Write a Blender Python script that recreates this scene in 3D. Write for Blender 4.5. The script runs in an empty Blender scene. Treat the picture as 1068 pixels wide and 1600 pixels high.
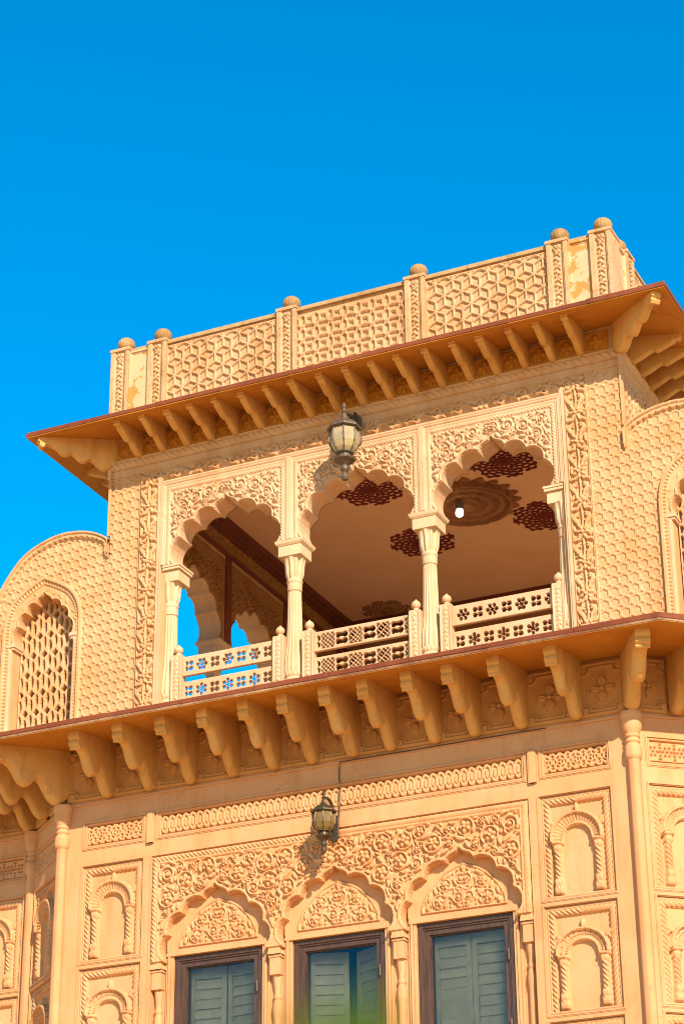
import bpy, bmesh, math, random
import numpy as np
from mathutils import Matrix, Vector
R = math.radians
sc = bpy.context.scene
col = sc.collection

# ------------------------------------------------------------------ camera
cam_d = bpy.data.cameras.new('camera')
cam = bpy.data.objects.new('camera', cam_d)
col.objects.link(cam)
yaw, pit, rol = R(24.701), R(25.818), R(-0.606)
fw = Vector((-math.sin(yaw) * math.cos(pit), math.cos(yaw) * math.cos(pit), math.sin(pit)))
rt = Vector((math.cos(yaw), math.sin(yaw), 0))
up = rt.cross(fw)
rt2 = math.cos(rol) * rt + math.sin(rol) * up
up2 = rt2.cross(fw)
mw = Matrix.Identity(4)
for i in range(3):
    mw[i][0], mw[i][1], mw[i][2] = rt2[i], up2[i], -fw[i]
CAM = Vector((9.678, -20.756, 1.573))
mw.translation = CAM
cam.matrix_world = mw
cam_d.sensor_fit = 'VERTICAL'
cam_d.sensor_height = 36.0
cam_d.lens = 3562.6 / 1600 * 36.0
cam_d.clip_start = 0.1
cam_d.clip_end = 5000
cam_d.dof.use_dof = True
cam_d.dof.focus_distance = 25.2
cam_d.dof.aperture_fstop = 2.0
sc.camera = cam
sc.render.resolution_x, sc.render.resolution_y = 683, 1024

# ------------------------------------------------------------------ sky, sun
SUN = Vector((0.90, -1.0, 0.76)).normalized()
world = bpy.data.worlds.new('World')
sc.world = world
world.use_nodes = True
wn = world.node_tree
wn.nodes.clear()
sky = wn.nodes.new('ShaderNodeTexSky')
sky.sky_type = 'NISHITA'
sky.sun_disc = False
sky.sun_elevation = math.asin(SUN.z)
sky.sun_rotation = math.atan2(SUN.x, SUN.y)
sky.altitude = 300
sky.air_density = 1.0
sky.dust_density = 0.0
sky.ozone_density = 2.0
hs = wn.nodes.new('ShaderNodeHueSaturation')
hs.inputs['Hue'].default_value = 0.491
hs.inputs['Saturation'].default_value = 1.6
hs.inputs['Value'].default_value = 0.575
bg = wn.nodes.new('ShaderNodeBackground')
bg.inputs['Strength'].default_value = 0.15
out = wn.nodes.new('ShaderNodeOutputWorld')
wn.links.new(sky.outputs[0], hs.inputs['Color'])
wn.links.new(hs.outputs[0], bg.inputs['Color'])
wn.links.new(bg.outputs[0], out.inputs['Surface'])

sun_d = bpy.data.lights.new('sun', 'SUN')
sun_d.energy = 2.9
sun_d.angle = R(0.5)
sun_d.color = (1.0, 0.87, 0.72)
sun = bpy.data.objects.new('sun', sun_d)
sun.rotation_euler = (-SUN).to_track_quat('-Z', 'Y').to_euler()
sun.location = (20, -25, 30)
col.objects.link(sun)

sc.view_settings.view_transform = 'Standard'
sc.view_settings.look = 'None'
sc.view_settings.exposure = 1.60
sc.view_settings.gamma = 1.0
sc.view_settings.use_curve_mapping = False
sc.cycles.max_bounces = 8
sc.cycles.diffuse_bounces = 6
sc.cycles.use_denoising = True
sc.cycles.filter_width = 1.1


# ------------------------------------------------------------------ materials
def newmat(name):
    m = bpy.data.materials.new(name)
    m.use_nodes = True
    nt = m.node_tree
    nt.nodes.clear()
    o = nt.nodes.new('ShaderNodeOutputMaterial')
    b = nt.nodes.new('ShaderNodeBsdfPrincipled')
    nt.links.new(b.outputs[0], o.inputs['Surface'])
    return m, nt, b


def noise(nt, vec, scale, detail=4, rough=.55, dist=0.0):
    n = nt.nodes.new('ShaderNodeTexNoise')
    n.inputs['Scale'].default_value = scale
    n.inputs['Detail'].default_value = detail
    n.inputs['Roughness'].default_value = rough
    n.inputs['Distortion'].default_value = dist
    nt.links.new(vec, n.inputs['Vector'])
    return n.outputs['Fac']


def ramp(nt, fac, p0, p1, c0=(0, 0, 0, 1), c1=(1, 1, 1, 1)):
    r = nt.nodes.new('ShaderNodeValToRGB')
    r.color_ramp.elements[0].position = p0
    r.color_ramp.elements[1].position = p1
    r.color_ramp.elements[0].color = c0
    r.color_ramp.elements[1].color = c1
    nt.links.new(fac, r.inputs['Fac'])
    return r.outputs['Color']


def mix(nt, fac, a, b, amt=1.0, mode='MIX'):
    m = nt.nodes.new('ShaderNodeMix')
    m.data_type = 'RGBA'
    m.blend_type = mode
    if amt != 1.0:
        mm = nt.nodes.new('ShaderNodeMath')
        mm.operation = 'MULTIPLY'
        mm.inputs[1].default_value = amt
        nt.links.new(fac, mm.inputs[0])
        fac = mm.outputs[0]
    nt.links.new(fac, m.inputs[0])
    for s, v in ((6, a), (7, b)):
        if isinstance(v, tuple):
            m.inputs[s].default_value = v if len(v) == 4 else v + (1,)
        else:
            nt.links.new(v, m.inputs[s])
    return m.outputs[2]


def stone(name, base, pale, stain, stain_amt=.35, dirt=.0, rough=.75, bump=.25, peel=None, speck=.0):
    """painted sandstone: two-tone wash, rain streaks, blotchy stains, fine grain"""
    m, nt, b = newmat(name)
    g = nt.nodes.new('ShaderNodeNewGeometry')
    P = g.outputs['Position']
    mp = nt.nodes.new('ShaderNodeMapping')
    mp.inputs['Scale'].default_value = (1, 1, .18)
    nt.links.new(P, mp.inputs['Vector'])
    c = mix(nt, ramp(nt, noise(nt, P, 1.7, 5, .6), .35, .68), base, pale)
    c = mix(nt, ramp(nt, noise(nt, mp.outputs[0], 5.5, 6, .65, .4), .51, .76), c, stain, stain_amt)
    c = mix(nt, ramp(nt, noise(nt, P, 9.0, 6, .7, .6), .60, .74), c, stain, stain_amt * .8)
    c = mix(nt, ramp(nt, noise(nt, P, .9, 8, .68, .8), .50, .72), c, stain, stain_amt * .45)
    # hairline cracks, only in patches
    vo = nt.nodes.new('ShaderNodeTexVoronoi')
    vo.feature = 'DISTANCE_TO_EDGE'
    vo.inputs['Scale'].default_value = 1.6
    ds = nt.nodes.new('ShaderNodeVectorMath')
    ds.operation = 'ADD'
    nz = nt.nodes.new('ShaderNodeTexNoise')
    nz.inputs['Scale'].default_value = 3.0
    nz.inputs['Detail'].default_value = 6
    nt.links.new(P, nz.inputs['Vector'])
    nt.links.new(P, ds.inputs[0])
    nt.links.new(nz.outputs['Color'], ds.inputs[1])
    nt.links.new(ds.outputs[0], vo.inputs['Vector'])
    cr = ramp(nt, vo.outputs['Distance'], .002, .007, (1, 1, 1, 1), (0, 0, 0, 1))
    pm = ramp(nt, noise(nt, P, 1.1, 3, .5), .50, .60)
    mu = nt.nodes.new('ShaderNodeMath')
    mu.operation = 'MULTIPLY'
    nt.links.new(cr, mu.inputs[0])
    nt.links.new(pm, mu.inputs[1])
    c = mix(nt, mu.outputs[0], c, stain, .75)
    if dirt:
        c = mix(nt, ramp(nt, noise(nt, P, 14, 8, .75, .5), .52, .66), c, (.13, .07, .03, 1), dirt)
    if speck:
        c = mix(nt, ramp(nt, noise(nt, P, 30, 6, .7), .60, .70), c, (.07, .035, .018, 1), speck)
    if peel:
        c = mix(nt, ramp(nt, noise(nt, P, 4.3, 7, .62, .5), .545, .56), c, peel)
    nt.links.new(c, b.inputs['Base Color'])
    b.inputs['Roughness'].default_value = rough
    b.inputs['Specular IOR Level'].default_value = .25
    if bump:
        bp = nt.nodes.new('ShaderNodeBump')
        bp.inputs['Strength'].default_value = bump
        bp.inputs['Distance'].default_value = .006
        nt.links.new(noise(nt, P, 45, 6, .7), bp.inputs['Height'])
        nt.links.new(bp.outputs[0], b.inputs['Normal'])
    return m


M = {}
M['stone'] = stone('painted_sandstone', (0.511, 0.253, 0.098, 1), (0.556, 0.320, 0.154, 1), (0.351, 0.133, 0.024, 1), .6)
M['pale'] = stone('pale_sandstone', (0.536, 0.302, 0.154, 1), (0.575, 0.368, 0.210, 1), (0.396, 0.175, 0.047, 1), .5)
M['lower'] = stone('lower_painted_wall', (0.530, 0.248, 0.098, 1), (0.569, 0.291, 0.129, 1), (0.371, 0.133, 0.031, 1), .5, bump=.15)
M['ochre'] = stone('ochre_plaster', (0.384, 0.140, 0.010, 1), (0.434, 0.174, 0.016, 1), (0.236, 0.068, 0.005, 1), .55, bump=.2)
M['parapet'] = stone('weathered_sandstone', (0.485, 0.260, 0.108, 1), (0.549, 0.326, 0.164, 1), (0.307, 0.115, 0.024, 1), .8, dirt=.45)
M['peeled'] = stone('peeling_plaster', (0.531, 0.331, 0.162, 1), (0.557, 0.367, 0.192, 1), (0.392, 0.196, 0.060, 1), .25, peel=(0.443, 0.202, 0.045, 1))
M['ball'] = stone('mossy_finial_stone', (.30, .155, .052, 1), (.40, .235, .092, 1), (.14, .06, .018, 1), .75, dirt=.5)
M['lip'] = stone('red_oxide_lip', (.150, .032, .009, 1), (.21, .055, .018, 1), (.085, .020, .007, 1), .6, speck=.5)
M['lip2'] = stone('chipped_lip', (0.186, 0.062, 0.025, 1), (0.409, 0.260, 0.136, 1), (0.099, 0.031, 0.012, 1), .9, dirt=.5, speck=.9)
M['column'] = stone('whitewashed_column', (.545, .345, .180, 1), (.575, .395, .225, 1), (.40, .195, .065, 1), .6)
M['bracket'] = stone('bracket_stone', (.50, .245, .062, 1), (.56, .31, .095, 1), (.29, .10, .012, 1), .6, bump=.35)
M['frieze'] = stone('shaded_frieze_stone', (0.459, 0.205, 0.053, 1), (0.508, 0.254, 0.081, 1), (0.310, 0.112, 0.017, 1), .5)  # darker copy of the wall stone: shade under the eave put into the colour
M['coping'] = stone('stained_coping', (0.372, 0.217, 0.087, 1), (0.471, 0.304, 0.143, 1), (0.186, 0.081, 0.025, 1), .8, dirt=.65)
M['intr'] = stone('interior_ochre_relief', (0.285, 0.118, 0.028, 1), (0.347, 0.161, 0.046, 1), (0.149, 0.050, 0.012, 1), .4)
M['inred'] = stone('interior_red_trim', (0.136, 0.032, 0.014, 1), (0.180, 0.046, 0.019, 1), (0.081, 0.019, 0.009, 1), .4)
M['ceil'] = stone('ceiling_plaster', (0.713, 0.372, 0.167, 1), (0.744, 0.403, 0.192, 1), (0.589, 0.260, 0.099, 1), .3, bump=.1)
M['medal'] = stone('dark_red_rosette', (0.136, 0.014, 0.007, 1), (0.186, 0.024, 0.010, 1), (0.081, 0.007, 0.005, 1), .4)
M['medal2'] = stone('brown_rosette', (0.260, 0.093, 0.025, 1), (0.335, 0.136, 0.040, 1), (0.124, 0.034, 0.009, 1), .5)
M['ground'] = stone('sandy_court', (.74, .45, .19, 1), (.80, .52, .25, 1), (.60, .33, .12, 1), .35, rough=.9, bump=.3)
M['bounce_floor'] = stone('pale_floor_stone', (.80, .58, .36, 1), (.84, .64, .42, 1), (.62, .40, .22, 1), .3)  # unseen floor made extra pale to bounce light up to the ceiling


def simple(name, color, rough=.5, metal=0.0, spec=.5, var=.25, sc_=25, trans=0.0, bump=0.0, streak=None):
    m, nt, b = newmat(name)
    g = nt.nodes.new('ShaderNodeNewGeometry')
    v = g.outputs['Position']
    if streak:
        mp = nt.nodes.new('ShaderNodeMapping')
        mp.inputs['Scale'].default_value = streak
        nt.links.new(v, mp.inputs['Vector'])
        v = mp.outputs[0]
    d = tuple(c * (1 - var) for c in color[:3]) + (1,)
    l = tuple(min(1, c * (1 + var)) for c in color[:3]) + (1,)
    f = noise(nt, v, sc_, 5, .6)
    nt.links.new(mix(nt, ramp(nt, f, .3, .7), d, l), b.inputs['Base Color'])
    b.inputs['Roughness'].default_value = rough
    b.inputs['Metallic'].default_value = metal
    b.inputs['Specular IOR Level'].default_value = spec
    b.inputs['Transmission Weight'].default_value = trans
    if bump:
        bp = nt.nodes.new('ShaderNodeBump')
        bp.inputs['Strength'].default_value = bump
        bp.inputs['Distance'].default_value = .004
        nt.links.new(f, bp.inputs['Height'])
        nt.links.new(bp.outputs[0], b.inputs['Normal'])
    return m


M['wood'] = simple('dark_window_wood', (0.059, 0.025, 0.012), .5, var=.5, sc_=6, streak=(6, 6, .6), bump=.5)
M['shutter'] = simple('faded_shutter_paint', (.175, .150, .095), .6, var=.15, sc_=9)
M['dark'] = simple('room_dark', (0.019, 0.015, 0.012), .9)  # near-black walls: the gloom of the unlit room is put into the colour
M['bronze'] = simple('weathered_bronze', (0.081, 0.059, 0.031), .45, metal=.6, var=.4, sc_=30)
M['bronze2'] = simple('dusty_bronze', (0.105, 0.074, 0.046), .55, metal=.3, var=.4, sc_=30)
M['amber'] = simple('amber_lamp_glass', (0.161, 0.093, 0.017), .22, var=.25, sc_=14)
M['frost'] = simple('frosted_lamp_glass', (0.322, 0.236, 0.112), .3, var=.15, sc_=10)
M['cable'] = simple('brown_cable', (0.062, 0.025, 0.012), .6)
M['bark'] = simple('bark', (0.074, 0.050, 0.031), .8)
M['cloth'] = simple('red_cloth', (0.136, 0.007, 0.031), .8, var=.5, sc_=40)
M['socket'] = simple('socket_plastic', (0.155, 0.124, 0.099), .5)
m, nt, b = newmat('sunlit_leaf')
b.inputs['Base Color'].default_value = (.20, .28, .008, 1)
tr = nt.nodes.new('ShaderNodeBsdfTranslucent')
tr.inputs['Color'].default_value = (.46, .60, .012, 1)
ms = nt.nodes.new('ShaderNodeMixShader')
ms.inputs[0].default_value = .5
nt.links.new(b.outputs[0], ms.inputs[1])
nt.links.new(tr.outputs[0], ms.inputs[2])
nt.links.new(ms.outputs[0], nt.nodes['Material Output'].inputs['Surface'])
M['leaf'] = m
m, nt, b = newmat('window_glass')
b.inputs['Base Color'].default_value = (.88, .92, .80, 1)
b.inputs['Roughness'].default_value = .03
b.inputs['IOR'].default_value = 1.42
b.inputs['Transmission Weight'].default_value = 1.0
M['glass'] = m
m, nt, b = newmat('lit_bulb')
b.inputs['Base Color'].default_value = (1, 1, 1, 1)
b.inputs['Emission Color'].default_value = (1, .97, .9, 1)
b.inputs['Emission Strength'].default_value = 2.0
M['bulb'] = m


# ------------------------------------------------------------------ object helpers
def link(name, me, mat, parent=None, mx=None):
    o = bpy.data.objects.new(name, me)
    col.objects.link(o)
    if mat is not None and len(me.materials) == 0:
        me.materials.append(M[mat])
    if mat is not None and me.materials[0] != M[mat]:
        o.material_slots[0].link = 'OBJECT'
        o.material_slots[0].material = M[mat]
    if parent:
        o.parent = parent
    if mx is not None:
        o.matrix_local = mx
    return o


def thing(name, label, cat, loc=(0, 0, 0), group=None):
    o = bpy.data.objects.new(name, None)
    o.empty_display_size = .2
    col.objects.link(o)
    o.location = loc
    o['label'] = label
    o['category'] = cat
    if group:
        o['group'] = group
    return o


def holder(name, parent, mx=None):
    o = bpy.data.objects.new(name, None)
    o.empty_display_size = .1
    col.objects.link(o)
    o.parent = parent
    if mx is not None:
        o.matrix_local = mx
    return o


def T(x=0, y=0, z=0, rz=0):
    return Matrix.Translation((x, y, z)) @ Matrix.Rotation(rz, 4, 'Z')


class MB:
    def __init__(s):
        s.v, s.f = [], []

    def box(s, x0, x1, y0, y1, z0, z1):
        n = len(s.v)
        s.v += [(x0, y0, z0), (x1, y0, z0), (x1, y1, z0), (x0, y1, z0), (x0, y0, z1), (x1, y0, z1), (x1, y1, z1), (x0, y1, z1)]
        s.f += [(n, n + 3, n + 2, n + 1), (n + 4, n + 5, n + 6, n + 7), (n, n + 1, n + 5, n + 4), (n + 1, n + 2, n + 6, n + 5), (n + 2, n + 3, n + 7, n + 6), (n + 3, n, n + 4, n + 7)]
        return s

    def frame(s, x0, x1, z0, z1, prof):
        """mitred picture-frame moulding; prof = [(inset, y), ...] from outside inwards"""
        n = len(s.v)
        for (t, y) in prof:
            s.v += [(x0 + t, y, z0 + t), (x1 - t, y, z0 + t), (x1 - t, y, z1 - t), (x0 + t, y, z1 - t)]
        for k in range(len(prof) - 1):
            a, b_ = n + 4 * k, n + 4 * k + 4
            for i in range(4):
                j = (i + 1) % 4
                s.f.append((a + i, a + j, b_ + j, b_ + i))
        return s

    def lathe(s, prof, seg=20, c=(0, 0, 0), flute=0.0, nfl=12, z0f=None, z1f=None, cap=True, sq=None, ph=0.0):
        n = len(s.v)
        for (r, z) in prof:
            for k in range(seg):
                a = 2 * math.pi * k / seg + ph
                rr = r
                if flute and (z0f is None or z0f <= z <= z1f):
                    rr = r * (1 - flute * (.5 + .5 * math.cos(nfl * a)))
                s.v.append((c[0] + rr * math.cos(a), c[1] + rr * math.sin(a), c[2] + z))
        for i in range(len(prof) - 1):
            for k in range(seg):
                k2 = (k + 1) % seg
                s.f.append((n + i * seg + k, n + i * seg + k2, n + (i + 1) * seg + k2, n + (i + 1) * seg + k))
        if cap:
            s.f.append(tuple(n + k for k in range(seg))[::-1])
            e = n + (len(prof) - 1) * seg
            s.f.append(tuple(e + k for k in range(seg)))
        return s

    def tube(s, pts, r, seg=8):
        pts = [Vector(p) for p in pts]
        n = len(s.v)
        rr = r if isinstance(r, (list, tuple)) else [r] * len(pts)
        for i, p in enumerate(pts):
            d = (pts[min(i + 1, len(pts) - 1)] - pts[max(i - 1, 0)]).normalized()
            a = d.cross(Vector((0, 0, 1)) if abs(d.z) < .9 else Vector((1, 0, 0))).normalized()
            b_ = d.cross(a)
            for k in range(seg):
                t = 2 * math.pi * k / seg
                q = p + rr[i] * (math.cos(t) * a + math.sin(t) * b_)
                s.v.append(tuple(q))
        for i in range(len(pts) - 1):
            for k in range(seg):
                k2 = (k + 1) % seg
                s.f.append((n + i * seg + k, n + i * seg + k2, n + (i + 1) * seg + k2, n + (i + 1) * seg + k))
        s.f.append(tuple(n + k for k in range(seg)))
        e = n + (len(pts) - 1) * seg
        s.f.append(tuple(e + k for k in range(seg))[::-1])
        return s

    def strip(s, A, B, closed=False):
        n = len(s.v)
        k = len(A)
        s.v += list(A) + list(B)
        for i in range(k if closed else k - 1):
            j = (i + 1) % k
            s.f.append((n + i, n + j, n + k + j, n + k + i))
        return s

    def mesh(s, name, smooth=False, bevel=0.0, angle=35):
        me = bpy.data.meshes.new(name)
        me.from_pydata(s.v, [], s.f)
        bm = bmesh.new()
        bm.from_mesh(me)
        bmesh.ops.recalc_face_normals(bm, faces=bm.faces)
        if bevel:
            ed = [e for e in bm.edges if len(e.link_faces) == 2 and e.calc_face_angle(0) > R(30)]
            bmesh.ops.bevel(bm, geom=ed, offset=bevel, segments=2, affect='EDGES', profile=.5)
        if smooth:
            for f in bm.faces:
                f.smooth = True
            for e in bm.edges:
                if len(e.link_faces) == 2 and e.calc_face_angle(0) > R(angle):
                    e.smooth = False
        bm.to_mesh(me)
        bm.free()
        return me


def poly_slab(name, pts, y0, y1, bevel=0.0, axis='xz', smooth=False):
    """simple polygon in x,z (or y,z extruded along x) given thickness y0..y1"""
    bm = bmesh.new()
    if axis == 'xz':
        A = [bm.verts.new((x, y0, z)) for x, z in pts]
        B = [bm.verts.new((x, y1, z)) for x, z in pts]
    else:
        A = [bm.verts.new((y0, -d, z)) for d, z in pts]
        B = [bm.verts.new((y1, -d, z)) for d, z in pts]
    n = len(pts)
    ea, eb = [], []
    for i in range(n):
        ea.append(bm.edges.new((A[i], A[(i + 1) % n])))
        eb.append(bm.edges.new((B[i], B[(i + 1) % n])))
    bmesh.ops.triangle_fill(bm, use_beauty=True, use_dissolve=False, edges=ea)
    bmesh.ops.triangle_fill(bm, use_beauty=True, use_dissolve=False, edges=eb)
    rim = []
    for i in range(n):
        j = (i + 1) % n
        rim.append(bm.faces.new((A[i], A[j], B[j], B[i])))
    bmesh.ops.recalc_face_normals(bm, faces=bm.faces)
    if bevel:
        ed = ea + eb
        bmesh.ops.bevel(bm, geom=[e for e in ed if e.is_valid], offset=bevel, segments=3, affect='EDGES', profile=.5, clamp_overlap=True)
    if smooth:
        for f in bm.faces:
            f.smooth = True
        for e in bm.edges:
            if len(e.link_faces) == 2 and e.calc_face_angle(0) > R(40):
                e.smooth = False
    me = bpy.data.meshes.new(name)
    bm.to_mesh(me)
    bm.free()
    return me


# ------------------------------------------------------------------ carving: height fields in metres
def grid(u0, u1, v0, v1, res):
    nu, nv = max(2, int(round((u1 - u0) / res)) + 1), max(2, int(round((v1 - v0) / res)) + 1)
    return np.meshgrid(np.linspace(u0, u1, nu), np.linspace(v0, v1, nv), indexing='ij')


def relief(name, U, V, H, mask=None, smooth=False, sides=False):
    nu, nv = U.shape
    H = H.copy()
    # close the rim: the outermost row turns back into the wall
    H[:, 0] = H[:, -1] = -.012
    if sides:
        H[0, :] = H[-1, :] = -.012
    if mask is not None:
        pm = np.pad(mask, 1, constant_values=True)
        rim = mask & ~(pm[:-2, 1:-1] & pm[2:, 1:-1] & pm[1:-1, :-2] & pm[1:-1, 2:] & pm[:-2, :-2] & pm[2:, 2:] & pm[:-2, 2:] & pm[2:, :-2])
        H[rim] = -.012
    idx = np.arange(nu * nv).reshape(nu, nv)
    q = np.stack([idx[:-1, :-1], idx[1:, :-1], idx[1:, 1:], idx[:-1, 1:]], -1).reshape(-1, 4)
    if mask is not None:
        mk = mask.reshape(-1)
        q = q[mk[q].all(1)]
    used = np.unique(q)
    remap = np.zeros(nu * nv, np.int64)
    remap[used] = np.arange(len(used))
    co = np.stack([U.ravel()[used], -H.ravel()[used], V.ravel()[used]], -1).astype(np.float32)
    q = remap[q].astype(np.int32)
    me = bpy.data.meshes.new(name)
    me.vertices.add(len(co))
    me.vertices.foreach_set('co', co.ravel())
    me.loops.add(q.size)
    me.loops.foreach_set('vertex_index', q.ravel())
    me.polygons.add(len(q))
    me.polygons.foreach_set('loop_start', np.arange(0, q.size, 4, dtype=np.int32))
    me.polygons.foreach_set('loop_total', np.full(len(q), 4, np.int32))
    if smooth:
        me.polygons.foreach_set('use_smooth', np.ones(len(q), bool))
    me.update(calc_edges=True)
    return me


def pierced(name, U, V, solid, y0, y1):
    """pierced stone panel: solid cells get front, back and the walls round each hole"""
    nu, nv = U.shape
    S_ = solid[:-1, :-1] & solid[1:, :-1] & solid[1:, 1:] & solid[:-1, 1:]
    idx = np.arange(nu * nv).reshape(nu, nv)
    N = nu * nv
    a, b_, c, d = idx[:-1, :-1], idx[1:, :-1], idx[1:, 1:], idx[:-1, 1:]
    qs = [np.stack([a, b_, c, d], -1)[S_], np.stack([d, c, b_, a], -1)[S_] + N]
    P = np.pad(S_, 1)
    for sh, (p, q_) in (((0, 1), (a, d)), ((2, 1), (c, b_)), ((1, 0), (b_, a)), ((1, 2), (d, c))):
        nb = P[sh[0]:sh[0] + nu - 1, sh[1]:sh[1] + nv - 1]
        e = S_ & ~nb
        qs.append(np.stack([p[e], q_[e], q_[e] + N, p[e] + N], -1))
    q = np.concatenate(qs).astype(np.int64)
    co = np.concatenate([np.stack([U.ravel(), np.full(N, y0), V.ravel()], -1), np.stack([U.ravel(), np.full(N, y1), V.ravel()], -1)]).astype(np.float32)
    used = np.unique(q)
    remap = np.zeros(2 * N, np.int64)
    remap[used] = np.arange(len(used))
    q = remap[q].astype(np.int32)
    co = co[used]
    me = bpy.data.meshes.new(name)
    me.vertices.add(len(co))
    me.vertices.foreach_set('co', co.ravel())
    me.loops.add(q.size)
    me.loops.foreach_set('vertex_index', q.ravel())
    me.polygons.add(len(q))
    me.polygons.foreach_set('loop_start', np.arange(0, q.size, 4, dtype=np.int32))
    me.polygons.foreach_set('loop_total', np.full(len(q), 4, np.int32))
    me.update(calc_edges=True)
    return me


def inside(U, V, poly):
    r = np.zeros(U.shape, bool)
    n = len(poly)
    for i in range(n):
        x0, y0 = poly[i]
        x1, y1 = poly[(i + 1) % n]
        if y0 == y1:
            continue
        c = ((V < y0) != (V < y1)) & (U < (x1 - x0) * (V - y0) / (y1 - y0) + x0)
        r ^= c
    return r


def pdist(U, V, pl):
    d = np.full(U.shape, 1e9)
    s_ = np.zeros(U.shape)
    acc = 0.0
    for (x0, y0), (x1, y1) in zip(pl[:-1], pl[1:]):
        dx, dy = x1 - x0, y1 - y0
        L = math.hypot(dx, dy)
        if L < 1e-9:
            continue
        t = np.clip(((U - x0) * dx + (V - y0) * dy) / (L * L), 0, 1)
        dd = np.hypot(U - x0 - t * dx, V - y0 - t * dy)
        m_ = dd < d
        d = np.where(m_, dd, d)
        s_ = np.where(m_, acc + t * L, s_)
        acc += L
    return d, s_


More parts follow.
